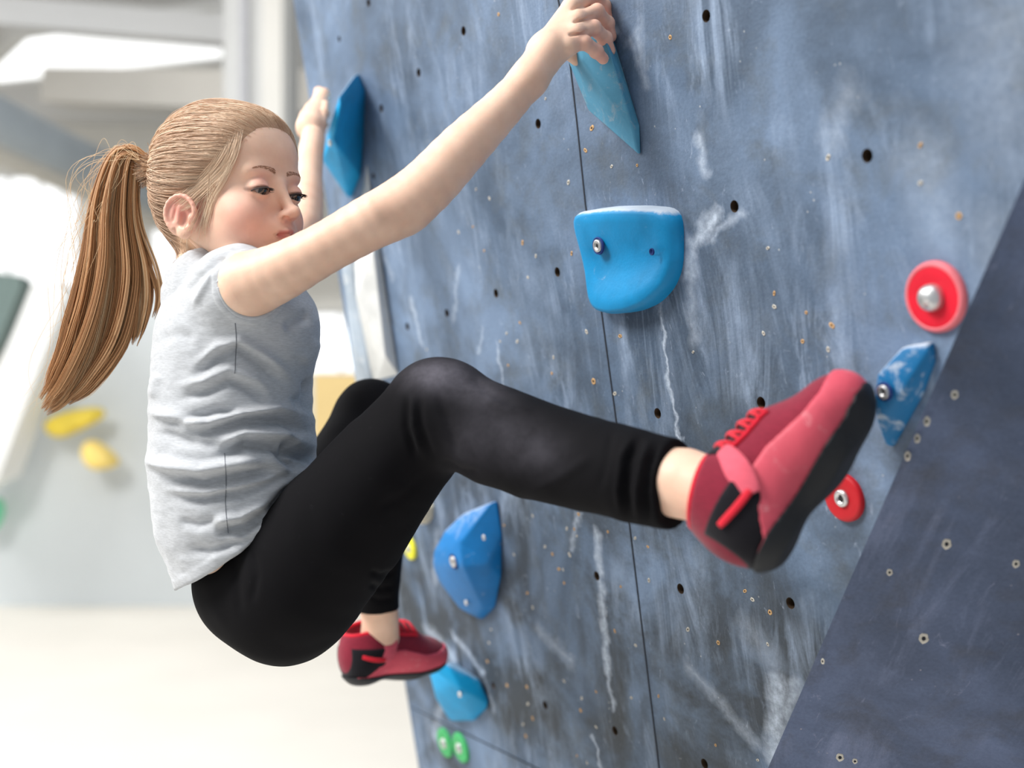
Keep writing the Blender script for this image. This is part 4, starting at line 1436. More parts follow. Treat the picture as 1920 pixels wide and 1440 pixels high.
shirt_folds = [
    ([(355, 712), (405, 672), (445, 655), (490, 685), (545, 728)], 9, -S * .9),
    ([(360, 690), (410, 650), (450, 636), (500, 668), (560, 715)], 9, S * .7),
    ([(325, 748), (385, 735), (430, 714), (475, 735), (505, 758)], 9, -S * .9),
    ([(320, 725), (380, 715), (430, 692), (480, 712), (520, 745)], 8, S * .5),
    ([(300, 788), (345, 788), (410, 770), (455, 775)], 9, -S * .8),
    ([(340, 818), (400, 802), (460, 788), (530, 790), (600, 818)], 10, -S * 1.5),
    ([(262, 768), (320, 782), (390, 797), (440, 780), (520, 764), (590, 782)], 9, S * 1.2),
    ([(395, 862), (460, 832), (520, 842), (555, 872), (595, 876)], 10, -S * 1.6),
    ([(400, 835), (460, 812), (530, 815), (580, 838)], 9, S * 1.0),
    ([(288, 806), (350, 826), (420, 838)], 9, -S * .7),
    ([(290, 895), (380, 908), (470, 892), (540, 878)], 10, -S * 1.1),
    ([(262, 860), (310, 872), (380, 880), (450, 868), (500, 862)], 10, S * 1.3),
    ([(310, 932), (380, 938), (450, 925), (520, 900), (575, 885)], 9, -S * .9),
    ([(300, 915), (390, 922), (470, 905), (560, 892)], 7, S * .7),
    ([(535, 815), (550, 845), (590, 858), (625, 850)], 12, -S * 2.2),
    ([(500, 968), (545, 925), (595, 895)], 11, -S * 1.6),
    ([(400, 1002), (465, 988), (520, 955)], 9, -S * 1.2),
    ([(390, 980), (450, 968), (510, 935)], 8, S * 1.0),
    ([(330, 975), (370, 985), (420, 970)], 8, -S * .5),
    ([(340, 1030), (390, 1035), (450, 1015), (500, 985)], 9, -S * .7),
    ([(420, 1005), (455, 1010), (520, 975), (560, 940)], 7, S * .6),
    ([(345, 560), (372, 520), (410, 488), (440, 480)], 7, -S * .45),
    ([(360, 580), (385, 535), (405, 505)], 6, S * .35),
    ([(530, 620), (560, 600), (585, 590)], 10, -S * .7),
    ([(560, 680), (590, 660), (605, 640)], 12, S * .5),
    ([(545, 760), (575, 745), (595, 720)], 12, -S * .7),
    ([(575, 705), (590, 745), (578, 780)], 10, -S * 1.3),
    ([(300, 640), (330, 625), (370, 640)], 12, -S * .3),
    ([(300, 700), (290, 720), (285, 750)], 8, S * .4),
]
V = apply_folds(V, F, shirt_folds, 0.0016, 19)
# fine crumple
Nn = vert_normals(V, F)
q = V.copy(); q[:, 2] *= 2.4
low = np.clip((0.10 - V[:, 2]) / 0.15, 0, 1)
V = V + Nn * (vnoise(q, 34, 9) * 0.0012 * low + vnoise(q, 70, 4) * 0.0005)[:, None]

def fabric(name, rgb, heather=0.12, scale=1400, rough=0.9, streak=True):
    t = NT(name)
    co = t.coord()
    c = lin(rgb)
    f = t.noise(t.mapping(co, scale=(120, 120, 620)), 1.0, 3, 0.6)
    lo = tuple(v * (1 - heather) for v in c[:3]) + (1,)
    hi = tuple(min(1, v * (1 + heather)) for v in c[:3]) + (1,)
    t.base(t.ramp(f, [(0.3, lo), (0.7, hi)]))
    t.bs.inputs['Roughness'].default_value = rough
    t.bs.inputs['Specular IOR Level'].default_value = 0.15
    t.bs.inputs['Sheen Weight'].default_value = 0.15
    t.bump(t.noise(co, scale, 2), 0.15, 0.0005)
    return t.m
M_shirt = fabric('heather_grey_jersey', (188, 190, 193), 0.12)
shirt = fast_mesh('t_shirt', V, F, M_shirt, girl)
# bound edge of the armhole, following the opening round the shoulder
shu = Field(); shu.prims = [p_ for i_, p_ in enumerate(sh.prims) if p_[4] == 'u']
cd_ = cone_d(V_cut, ARM_A, ARM_B, 0.0468, 0.049)
rim_ = V_cut[(np.abs(cd_) < 0.0022) & (V_cut[:, 1] < 1.56)]
rim_ = rim_[np.abs(shu.at(rim_)) < 0.0045]
rx_, ry_ = project(rim_)
an_ = np.arctan2(ry_ - 535, rx_ - 480)
ring_ = []
NB_ = 64
for k_ in range(NB_):
    m_ = (an_ >= -math.pi + 2 * math.pi * k_ / NB_) & (an_ < -math.pi + 2 * math.pi * (k_ + 1) / NB_)
    ring_.append(Vector(rim_[m_].mean(axis=0)) if m_.sum() > 0 else None)
runs_, cur_ = [], []
st_ = next((k_ for k_ in range(NB_) if ring_[k_] is None), 0)
for k_ in range(NB_ + 1):
    p_ = ring_[(st_ + k_) % NB_]
    if p_ is not None and k_ < NB_ and (not cur_ or (p_ - cur_[-1]).length < 0.03):
        cur_.append(p_)
    else:
        if len(cur_) > 3:
            runs_.append(cur_)
        cur_ = [p_] if p_ is not None else []
runs_.sort(key=len)
print('armhole runs', [len(r_) for r_ in runs_])
best_ = runs_[-1]
print('BEST', [tuple(round(float(c_)) for c_ in (960 + FPX * p_.x / p_.y, 720 - FPX * p_.z / p_.y)) for p_ in best_][::4], [round(p_.y, 3) for p_ in best_][::4])
for _ in range(3):
    best_ = [best_[0]] + [(best_[i_ - 1] + best_[i_] * 2 + best_[i_ + 1]) / 4 for i_ in range(1, len(best_) - 1)] + [best_[-1]]
tube('armhole_trim', catmull(best_, len(best_) * 3), 0.0034, M_shirt, shirt, 10)
# side seam and armhole seam stitching
M_seam = simple_mat('seam_thread', (120, 122, 128), 0.9)
def on_mesh(ob, pxs, off=0.0004):
    """points of an object's surface under these lines of sight (used to lay seams on the cloth)"""
    res = []
    for (x, y) in pxs:
        r = ray(x, y).normalized()
        hit, loc, nrm, idx = ob.ray_cast(r * 0.2, r)
        if hit:
            res.append(loc + nrm * off)
    return res
bpy.context.view_layer.update()
inv = parent_world(girl)
def seam_line(ob, pxs, r, mat, parent, n=40):
    c = catmull([Vector((x, y, 0)) for x, y in pxs], n)
    mw = parent_world(ob)
    mi_ = mw.inverted()
    pts = []
    o0 = mi_ @ Vector((0, 0, 0))
    for p in c:
        d = (mi_.to_3x3() @ ray(p.x, p.y)).normalized()
        hit, loc, nrm, idx = ob.ray_cast(o0, d)
        if hit:
            pts.append(mw @ (loc + nrm * 0.0002))
    if len(pts) > 3:
        return tube('seam', pts, r, mat, parent, 5)
seam_line(shirt, [(441, 606), (443, 640), (440, 700)], 0.0006, M_seam, shirt)
seam_line(shirt, [(421, 850), (424, 900), (423, 950), (428, 1000)], 0.0005, M_seam, shirt)

# ---- leggings
lg = Field()
PEL = P(500, 1095, 1.55)
lg.ell(PEL, (0.092, 0.118, 0.086), (TF, TL, TU), 0.0)
lg.sphere(P(540, 1130, 1.505), 0.079, 0.03)
lg.sphere(P(468, 1088, 1.535), 0.062, 0.03)
lg.sphere(P(492, 1056, 1.52), 0.060, 0.03)
lg.sphere(P(545, 1130, 1.60), 0.075, 0.03)
lg.chain([P(575, 1070, 1.475), P(640, 985, 1.445), P(735, 868, 1.405), P(812, 780, 1.38)], [0.086, 0.082, 0.068, 0.060], 0.03)
lg.sphere(P(832, 756, 1.37), 0.049, 0.03)
lg.chain([P(850, 782, 1.36), P(930, 818, 1.335), P(1000, 843, 1.31), P(1100, 868, 1.265), P(1190, 893, 1.215), P(1250, 906, 1.195), P(1310, 918, 1.175)],
         [0.056, 0.0575, 0.056, 0.051, 0.0485, 0.0465, 0.045], 0.02)
lg.chain([P(565, 1050, 1.64), P(640, 900, 1.73), P(690, 790, 1.80)], [0.082, 0.066, 0.054], 0.03)
lg.sphere(P(694, 768, 1.80), 0.047, 0.02)
lg.chain([P(700, 790, 1.81), P(712, 930, 1.85), P(706, 1060, 1.88), P(706, 1120, 1.90), P(708, 1180, 1.92)], [0.053, 0.053, 0.040, 0.037, 0.037], 0.02)
# cuffs
def local_cut(p0, n, c, rb):
    p0 = A3(p0); n = A3(Vector(n).normalized())
    lg.add(lambda p: (p - p0) @ n, c, rb, 0.003, 'i')
sh_dir = (P(1310, 918, 1.175) - P(1190, 893, 1.215)).normalized()
cutn = (sh_dir + Vector((0.0, -0.10, 0.10))).normalized()
local_cut(P(1268, 909, 1.190), cutn, P(1320, 918, 1.172), 0.062)
local_cut(P(708, 1143, 1.905), (0.0, 0.1, -1), P(708, 1195, 1.92), 0.05)
# waistband ends just under the shirt
V, F = polygonise(lg, 0.003)
G = 0.0040
leg_folds = [
    ([(760, 735), (762, 800), (782, 870)], 7, -G * 1.2), ([(785, 730), (790, 800), (815, 880)], 7, -G * .9),
    ([(772, 735), (776, 800), (795, 860)], 6, G * .7), ([(815, 720), (840, 790), (860, 870)], 9, -G * .6),
    ([(880, 700), (920, 740), (980, 760)], 10, -G * .5), ([(900, 740), (950, 770), (1010, 770)], 9, G * .5),
    ([(1150, 800), (1140, 860), (1120, 930)], 8, -G * .5), ([(980, 930), (1060, 890), (1120, 850)], 10, G * .6),
    ([(1205, 815), (1182, 860), (1172, 920), (1180, 985)], 8, -G * 1.4), ([(1222, 820), (1202, 870), (1194, 920), (1198, 990)], 7, G * 1.1),
    ([(1240, 822), (1220, 875), (1212, 930), (1216, 990)], 7, -G * 1.2), ([(1262, 828), (1243, 880), (1232, 930), (1232, 995)], 8, G * .9),
    ([(1190, 812), (1165, 860), (1158, 920), (1165, 975)], 7, G * .8),
    ([(700, 960), (760, 930), (810, 880)], 9, -G * .5), ([(470, 1020), (480, 1080), (470, 1140)], 8, -G * .6), ([(440, 1030), (445, 1100), (450, 1160)], 8, -G * .4),
    ([(820, 860), (860, 885), (900, 890)], 9, -G * 1.0),
    ([(690, 1070), (715, 1080), (745, 1070)], 6, -G * .8), ([(690, 1095), (715, 1105), (745, 1098)], 6, -G * .8), ([(690, 1120), (715, 1127), (745, 1122)], 6, -G * .6),
]
V = apply_folds(V, F, leg_folds, 0.0016, 16)
px, py = project(V)
chalk = 0.9 * np.exp(-(((px - 820) / 60) ** 2 + ((py - 703) / 30) ** 2)) + 0.45 * np.exp(-(((px - 900) / 50) ** 2 + ((py - 735) / 26) ** 2))
chalk += 0.35 * np.exp(-(((px - 1000) / 55) ** 2 + ((py - 850) / 40) ** 2)) + 0.25 * np.exp(-(((px - 940) / 60) ** 2 + ((py - 800) / 40) ** 2)) + 0.2 * np.exp(-(((px - 880) / 50) ** 2 + ((py - 840) / 60) ** 2))
chalk = np.where(V[:, 1] < 1.5, chalk, 0)
leg = fast_mesh('leggings', V, F, None, girl)
set_color(leg, 'chalk', np.stack([np.clip(chalk, 0, 1)] * 3, 1).astype(np.float32))
t = NT('black_leggings')
co = t.coord()
at = t.n('ShaderNodeAttribute', attribute_name='chalk')
dust = t.noise(co, 30, 5, 0.7)
fac = t.math('MULTIPLY', at.outputs['Fac'], t.ramp(dust, [(0.25, 0.35), (0.7, 1.0)]))
d2 = t.math('MULTIPLY', t.ramp(t.noise(co, 70, 5, 0.7, 0.5), [(0.66, 0.0), (0.80, 0.08)]), 0.5)
t.base(t.mix(t.math('ADD', t.math('MULTIPLY', fac, 0.42), d2), lin((11, 10, 13)), lin((150, 146, 158))))
t.bs.inputs['Roughness'].default_value = 0.85
t.bs.inputs['Specular IOR Level'].default_value = 0.12
t.bs.inputs['Sheen Weight'].default_value = 0.0
t.bump(t.noise(co, 1500, 2), 0.15, 0.0004)
leg.data.materials.append(t.m)

# ------------------------------------------------------------------ climbing shoes
M_rand = resin('pink_rubber_rand', (210, 82, 98), spots=0.55, chalk=(236, 190, 190))
M_upper = fabric('maroon_suede', (128, 34, 52), 0.15, 900, 0.85)
M_panel = fabric('black_mesh_panel', (22, 20, 26), 0.15, 900, 0.85)
M_sole = resin('black_rubber_sole', (26, 28, 32), spots=0.12, chalk=(110, 112, 118))
M_trim = fabric('red_trim', (206, 24, 48), 0.1, 900, 0.7)
M_lace = fabric('red_lace', (208, 34, 52), 0.1, 900, 0.7)
M_strap = fabric('pink_strap', (214, 92, 108), 0.1, 900, 0.8)

def shoe_field(grow, k0=0.0):
    f = Field()
    V3 = Vector
    f.ell(V3((0.036, 0, 0.036)), (0.036 + grow, 0.031 + grow, 0.038 + grow), None, 0.0)
    f.cone(V3((0.045, 0, 0.040)), V3((0.125, 0.002, 0.034)), 0.033 + grow, 0.036 + grow, 0.02)
    f.ell(V3((0.145, 0.001, 0.029)), (0.050 + grow, 0.042 + grow, 0.027 + grow), None, 0.02)
    f.ell(V3((0.180, 0.004, 0.026)), (0.033 + grow, 0.033 + grow, 0.023 + grow), None, 0.015)
    f.cone(V3((0.055, 0, 0.055)), V3((0.115, 0.0, 0.047)), 0.031 + grow, 0.026 + grow, 0.02)
    return f

def build_shoe(name, O, T, Uhint, fat=1.0):
    Fv = (T - O); L = Fv.length; Fv.normalize()
    Uv = (Uhint - Fv * Uhint.dot(Fv)).normalized()
    Yv = Uv.cross(Fv).normalized()
    sc = L / 0.213
    sy = sc * fat
    M = Matrix(((Fv.x * sc, Yv.x * sy, Uv.x * sy, O.x), (Fv.y * sc, Yv.y * sy, Uv.y * sy, O.y), (Fv.z * sc, Yv.z * sy, Uv.z * sy, O.z), (0, 0, 0, 1)))
    R3 = np.array([list(M.row[i][:3]) for i in range(3)]); o3 = A3(O)
    shoe = empty('climbing_shoe', O)
    shoe.parent = girl
    shoe.matrix_parent_inverse = parent_world(girl).inverted()
    V3 = Vector
    def put(nm, fld, h, mat, disp=None):
        v, f = polygonise(fld, h, disp)
        return fast_mesh(nm, v @ R3.T + o3, f, mat, shoe)
    # upper, open at the ankle
    up = shoe_field(0.0)
    up.cone(V3((0.048, 0, 0.05)), V3((0.040, 0, 0.098)), 0.036, 0.0345, 0.015)
    up.add(lambda p: p[..., 2] - (0.076 + 0.25 * (p[..., 0] - 0.05)) , V3((0.045, 0, 0.09)), 0.06, 0.003, 'i')
    up.cone(V3((0.046, 0, 0.066)), V3((0.040, 0, 0.12)), 0.0300, 0.0315, 0.003, 's')
    up.add(lambda p: 0.004 - p[..., 2], V3((0.1, 0, 0.0)), 0.3, 0.001, 'i')
    put('upper', up, 0.0022, M_upper)
    # black side panels and tongue: slightly raised patches
    def patch(nm, mat, cond, grow, h=0.0020):
        fl = shoe_field(grow)
        fl.cone(V3((0.048, 0, 0.05)), V3((0.040, 0, 0.098)), 0.036 + grow, 0.0345 + grow, 0.015)
        fl.add(lambda p: p[..., 2] - (0.076 + 0.25 * (p[..., 0] - 0.05)), V3((0.045, 0, 0.09)), 0.06, 0.003, 'i')
        fl.cone(V3((0.046, 0, 0.060)), V3((0.040, 0, 0.12)), 0.0300, 0.0315, 0.003, 's')
        fl.add(cond, V3((0.1, 0, 0.04)), 0.3, 0.0015, 'i')
        inner = shoe_field(grow - 0.004)
        return put(nm, fl, h, mat)
    # tongue under the laces
    patch('tongue', M_panel, lambda p: np.maximum(np.maximum(np.abs(p[..., 1] + 0.006) - 0.022, 0.045 - p[..., 2]), np.maximum(p[..., 0] - 0.135, 0.05 - p[..., 0])), 0.0012)
    # heel side panel: triangle between sole and collar
    patch('side_panel', M_panel, lambda p: np.maximum(np.maximum(0.006 - p[..., 0], (p[..., 0] - 0.062) - 0.35 * (p[..., 2] - 0.015)), np.maximum(0.008 - p[..., 2], p[..., 2] - 0.050)), 0.0012)
    # rand
    rd = shoe_field(0.0024)
    rd.add(lambda p: p[..., 2] - np.interp(p[..., 0], [-0.01, 0.03, 0.045, 0.065, 0.10, 0.14, 0.17, 0.22], [0.010, 0.010, 0.022, 0.044, 0.044, 0.034, 0.034, 0.045]), V3((0.1, 0, 0.03)), 0.3, 0.0015, 'i')
    rd.add(lambda p: 0.006 - p[..., 2], V3((0.1, 0, 0.0)), 0.3, 0.001, 'i')
    rd.add(lambda p: np.where(p[..., 0] < 0.14, 0.018 - np.abs(p[..., 1]), -1.0), V3((0.05, 0, 0.03)), 0.3, 0.001, 'i')
    put('rand', rd, 0.0020, M_rand)
    # sole
    sl = shoe_field(0.0045)
    sl.add(lambda p: p[..., 2] - (0.0085 + 0.006 * np.clip((p[..., 0] - 0.15) / 0.05, 0, 1)), V3((0.1, 0, 0.03)), 0.3, 0.001, 'i')
    sl.add(lambda p: -0.0050 - p[..., 2] + 0.002 * np.exp(-((p[..., 0] - 0.07) / 0.02) ** 2), V3((0.1, 0, 0.0)), 0.3, 0.002, 'i')
    put('sole', sl, 0.0020, M_sole)
    # collar trim
    fld = up
    pts = []
    for k in range(36):
        a = 2 * math.pi * k / 36
        x = 0.0425 + 0.0325 * math.cos(a); y = 0.0325 * math.sin(a)
        z = 0.076 + 0.25 * (x - 0.05)
        pts.append(M @ V3((x, y, z)))
    tube('collar_trim', pts, 0.0036 * sc, M_trim, shoe, 8, True)
    # laces: zigzag over the instep, on the surface
    def surf(x, y, off):
        zs = np.linspace(0.12, 0.0, 240)
        q = np.stack([np.full_like(zs, x), np.full_like(zs, y), zs], 1)
        d = shoe_full.at(q)
        i = int(np.argmax(d < 0))
        return V3((x, y, zs[i] + off))
    shoe_full = shoe_field(0.0)
    shoe_full.cone(V3((0.048, 0, 0.05)), V3((0.043, 0, 0.084)), 0.036, 0.033, 0.015)
    xs = [0.082, 0.096, 0.110, 0.124]
    for i, x in enumerate(xs):
        for (ya, yb, dx) in ((-0.030, 0.019, 0.014), (0.019, -0.028, 0.008)):
            c = []
            for k in range(9):
                u = k / 8
                c.append(M @ surf(x + dx * u, ya + (yb - ya) * u, 0.0026 + 0.0012 * math.sin(u * math.pi)))
            tube('lace', c, 0.0021 * sc, M_lace, shoe, 7)
    for sgn in (-1, 1):
        c = [M @ surf(0.078 + 0.055 * k / 9, sgn * 0.0205 - 0.008 * (sgn < 0), 0.0012) for k in range(10)]
        tube('eyelet_row', c, 0.0028 * sc, M_trim, shoe, 8)
    # strap across the side towards the camera, and a second thin strap at the heel
    def strap(nm, path, w, mat, thick=0.0022):
        vv, ff = [], []
        n = len(path)
        P3 = []
        for (x, z) in path:
            ys = np.linspace(-0.06, 0.0, 240)
            q = np.stack([np.full_like(ys, x), ys, np.full_like(ys, z)], 1)
            d = shoe_full.at(q)
            i = int(np.argmax(d < 0))
            P3.append(V3((x, ys[i] - 0.0022, z)))
        for i, p in enumerate(P3):
            tdir = (P3[min(i + 1, n - 1)] - P3[max(i - 1, 0)]).normalized()
            cy_, cz_ = p.y, p.z - 0.035
            nrm = V3((0, cy_, cz_)).normalized()
            sdir = tdir.cross(nrm).normalized()
            ww = w[i] if hasattr(w, '__len__') else w
            for a, b in ((-1, 0), (-0.8, thick), (0.8, thick), (1, 0)):
                vv.append(M @ (p + sdir * a * ww / 2 + nrm * b))
        for i in range(n - 1):
            for k in range(3):
                ff.append((i * 4 + k, i * 4 + k + 1, i * 4 + 5 + k, i * 4 + 4 + k))
        o = add_mesh(nm, vv, ff, mat, shoe, True)
        md = o.modifiers.new('t', 'SOLIDIFY'); md.thickness = 0.002; md.offset = 0
        md = o.modifiers.new('s', 'SUBSURF'); md.levels = 1; md.render_levels = 2
        return o
    strap('strap', [(0.080, 0.072), (0.072, 0.060), (0.064, 0.046), (0.056, 0.030)], [0.016, 0.026, 0.027, 0.014], M_strap)
    strap('strap_cord', [(0.058, 0.034), (0.045, 0.034), (0.030, 0.036), (0.016, 0.040)], 0.0055, M_lace)
    return shoe

s1 = build_shoe('climbing_shoe', P(1425, 1092, 1.115), P(1664, 738, 1.150), Vector((-0.76, 0.46, 0.46)), 1.22)
s1['label'] = 'raised right shoe, pink and red with black sole, toe against the small foothold'
s2 = build_shoe('climbing_shoe', P(640, 1282, 1.915), P(832, 1256, 2.040), Vector((-0.05, 0.02, 1.0)), 1.22)
s2['label'] = 'lower left shoe, dark red, standing on the cyan foothold'
# ------------------------------------------------------------------ hair
cran = HeadField()
cran.prims = head_f.prims[:5] + head_f.prims[-1:]
HCC = hp(-0.020, 0, 0.030)
TIE_L = np.array([-0.121, -0.022, 0.034])
def toL(V):
    q = np.asarray(V) - A3(HC)
    return np.stack([q @ A3(HF), q @ A3(HL), q @ A3(HU)], -1) / HS
def toW(L):
    L = np.asarray(L) * HS
    return A3(HC) + L[..., 0:1] * A3(HF) + L[..., 1:2] * A3(HL) + L[..., 2:3] * A3(HU)
CL = toL(A3(HCC))
def hairline(L):
    """negative where hair grows"""
    x, y, z = L[..., 0], L[..., 1], L[..., 2]
    front = (x - (0.006 + 0.80 * (z + 0.010) + 0.010 * np.exp(-((z - 0.045) / 0.018) ** 2) * (np.abs(y) > 0.03))) / 1.28
    front = np.where(z < -0.005, x - 0.006, front)
    ear = 0.021 - np.sqrt(((x - 0.006) / 1.0) ** 2 + ((z + 0.040) * 0.8) ** 2)
    ear = np.where(np.abs(y) > 0.035, ear, -1)
    nape = -(z + 0.072 + 0.25 * (x + 0.07))
    return np.maximum(np.maximum(front, ear), nape)

cap = Field()
cap.prims = [(f, c, rb, k, op) for (f, c, rb, k, op) in cran.prims]
def cap_cut(p):
    return hairline(toL(p)) * HS
cap.add(cap_cut, HC, 0.3, 0.004, 'i')
def cap_disp(p):
    L = toL(p)
    g = np.clip(-hairline(L) / 0.018, 0, 1)
    return -0.0042 * g
V, F = polygonise(cap, 0.0018, cap_disp)

def hair_mat(name, stops, rough=0.52):
    t = NT(name)
    at = t.n('ShaderNodeAttribute', attribute_name='strand')
    sp = t.n('ShaderNodeSeparateColor'); t.l(at.outputs['Color'], sp.inputs[0])
    t.base(t.ramp(sp.outputs[0], stops))
    t.bs.inputs['Roughness'].default_value = rough
    t.bs.inputs['Specular IOR Level'].default_value = 0.45
    t.bs.inputs['Transmission Weight'].default_value = 0.0
    t.bs.inputs['Subsurface Weight'].default_value = 0.0
    return t.m
M_hair = hair_mat('blond_hair', [(0.0, lin((118, 90, 72))), (0.30, lin((172, 136, 108))), (0.62, lin((204, 168, 138))), (1.0, lin((242, 218, 190)))])
M_pony = hair_mat('backlit_blond_hair', [(0.0, lin((88, 56, 36))), (0.30, lin((158, 110, 70))), (0.62, lin((206, 158, 112))), (1.0, lin((244, 214, 172)))])  # ponytail's backlit warmth and darkness put into its strand colours
cap_o = fast_mesh('hair', V, F, M_hair, girl)
ql = toL(V)
# streaks running towards the tie
dirs = ql - TIE_L
ang = np.arctan2(dirs[:, 2] - 0.3 * dirs[:, 0], np.hypot(dirs[:, 0], 0.2 * dirs[:, 1]))
st = 0.5 + 0.5 * vnoise(np.stack([ang * 40, ql[:, 1] * 60, ang * 0], 1), 1.0, 2)
set_color(cap_o, 'strand', np.stack([np.clip(0.30 + 0.25 * st, 0, 1)] * 3, 1).astype(np.float32))

def strands(name, paths, radii, tone, parent, mat, sides=3):
    """paths (S,n,3), radii (S,n), tone (S,)"""
    S_, n, _ = paths.shape
    T = np.gradient(paths, axis=1)
    T /= np.maximum(np.linalg.norm(T, axis=-1, keepdims=True), 1e-9)
    ref = np.zeros_like(T); ref[..., 1] = 1.0
    s = np.cross(T, ref); s /= np.maximum(np.linalg.norm(s, axis=-1, keepdims=True), 1e-6)
    u = np.cross(T, s)
    rings = []
    for k in range(sides):
        a = 2 * math.pi * k / sides
        rings.append(paths + (s * math.cos(a) + u * math.sin(a)) * radii[..., None])
    V = np.stack(rings, 2).reshape(-1, 3)
    base = (np.arange(S_)[:, None, None] * n + np.arange(n - 1)[None, :, None]) * sides
    k0 = np.arange(sides)[None, None, :]; k1 = (k0 + 1) % sides
    F = np.stack([base + k0, base + k1, base + sides + k1, base + sides + k0], -1).reshape(-1, 4)
    o = fast_mesh(name, V, F, mat, parent)
    c = np.repeat(np.repeat(tone[:, None], n, 1)[:, :, None], sides, 2).reshape(-1)
    set_color(o, 'strand', np.stack([c, c, c], 1).astype(np.float32))
    return o

def slerp_dirs(d0, d1, t):
    om = np.arccos(np.clip((d0 * d1).sum(-1), -0.9995, 0.9995))[:, None, None]
    t = t[None, :, None]
    return (np.sin((1 - t) * om) * d0[:, None] + np.sin(t * om) * d1[:, None]) / np.sin(om)

# strands combed back over the scalp to the tie
NS = 13000
sl = []
rng = np.random.default_rng(5)
while len(sl) < NS:
    d = rng.normal(size=(4000, 3)); d /= np.linalg.norm(d, axis=1, keepdims=True)
    r = np.full(len(d), 0.085)
    for _ in range(6):
        r = r - cran.at(toW(CL + d * r[:, None])) / HS
    L = CL + d * r[:, None]
    g = hairline(L)
    keep = (g < 0.0015) & (L[:, 0] > -0.108) & ((g > -0.014) | (rng.random(len(g)) < 0.45))
    sl += list(d[keep])
D0 = np.array(sl[:NS])
dT = TIE_L - CL; dT /= np.linalg.norm(dT)
D1 = dT[None] + rng.normal(size=(NS, 3)) * 0.035
D1 /= np.linalg.norm(D1, axis=1, keepdims=True)
n = 22
tt = np.linspace(0, 1, n)
DD = slerp_dirs(D0, D1, tt)
wig = rng.normal(size=(NS, 1, 3)) * 0.035 * np.sin(tt * math.pi * 1.0)[None, :, None] + rng.normal(size=(NS, 1, 3)) * 0.010 * np.sin(tt * math.pi * 3)[None, :, None]
DD = DD + wig; DD /= np.linalg.norm(DD, axis=-1, keepdims=True)
r = np.full((NS, n), 0.085)
flat = DD.reshape(-1, 3); rf = r.reshape(-1)
for _ in range(6):
    rf = rf - cran.at(toW(CL + flat * rf[:, None])) / HS
Lp = CL + flat * rf[:, None]
rf = rf.reshape(NS, n)
gl_ = np.clip(-hairline(Lp).reshape(NS, n) / 0.018, 0, 1)
lift = 0.0005 + 0.0041 * gl_ + 0.0018 * rng.random((NS, 1)) * np.clip(tt * 6, 0, 1)[None] + rng.random((NS, 1)) ** 8 * 0.006 * np.sin(tt * math.pi)[None]
gather = np.clip((tt - 0.80) / 0.2, 0, 1) ** 2
Lfin = CL + DD * (rf + lift)[..., None]
tiep = TIE_L[None, None] + rng.normal(size=(NS, 1, 3)) * 0.0080
Lfin = Lfin * (1 - gather[None, :, None]) + tiep * gather[None, :, None]
rad = (0.00036 * np.clip(tt * 3 + 0.25, 0, 1))[None] * (0.7 + 0.6 * rng.random((NS, 1)))
tone = 0.45 + 0.5 * rng.random(NS)
clump = vnoise(D0 * 1.0, 9.0, 4)
low = np.clip((0.010 - Lfin[:, 8, 2]) / 0.05, 0, 1)  # darker shading toward the nape, put into the strand tone
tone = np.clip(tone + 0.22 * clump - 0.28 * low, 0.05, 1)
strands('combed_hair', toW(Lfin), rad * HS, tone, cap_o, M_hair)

# ponytail
TW = toW(TIE_L)
def guide(pts, n):
    return np.array([list(v) for v in catmull([Vector(p) for p in pts], n)])
Y0 = TW[1]
pt_guides = [
    ([(268, 304), (222, 300), (196, 400), (188, 520), (158, 650), (118, 735), (82, 772)], 0.36, [17, 22, 28, 34, 34, 24, 12]),
    ([(268, 304), (236, 296), (222, 400), (226, 520), (204, 630), (158, 712), (122, 752)], 0.34, [17, 22, 28, 38, 38, 26, 12]),
    ([(268, 310), (250, 318), (246, 410), (262, 500), (268, 560), (262, 610), (252, 648)], 0.16, [15, 18, 18, 24, 20, 14, 7]),
    ([(268, 310), (252, 330), (258, 420), (286, 500), (298, 545), (296, 575), (288, 600)], 0.06, [6, 10, 10, 10, 8, 6, 4]),
    ([(268, 304), (228, 298), (206, 380), (200, 500), (172, 620), (128, 722), (92, 764)], 0.08, [18, 28, 40, 54, 58, 48, 30])]
NP = 4200
n = 34
allp, allr, allt = [], [], []
tt = np.linspace(0, 1, n)
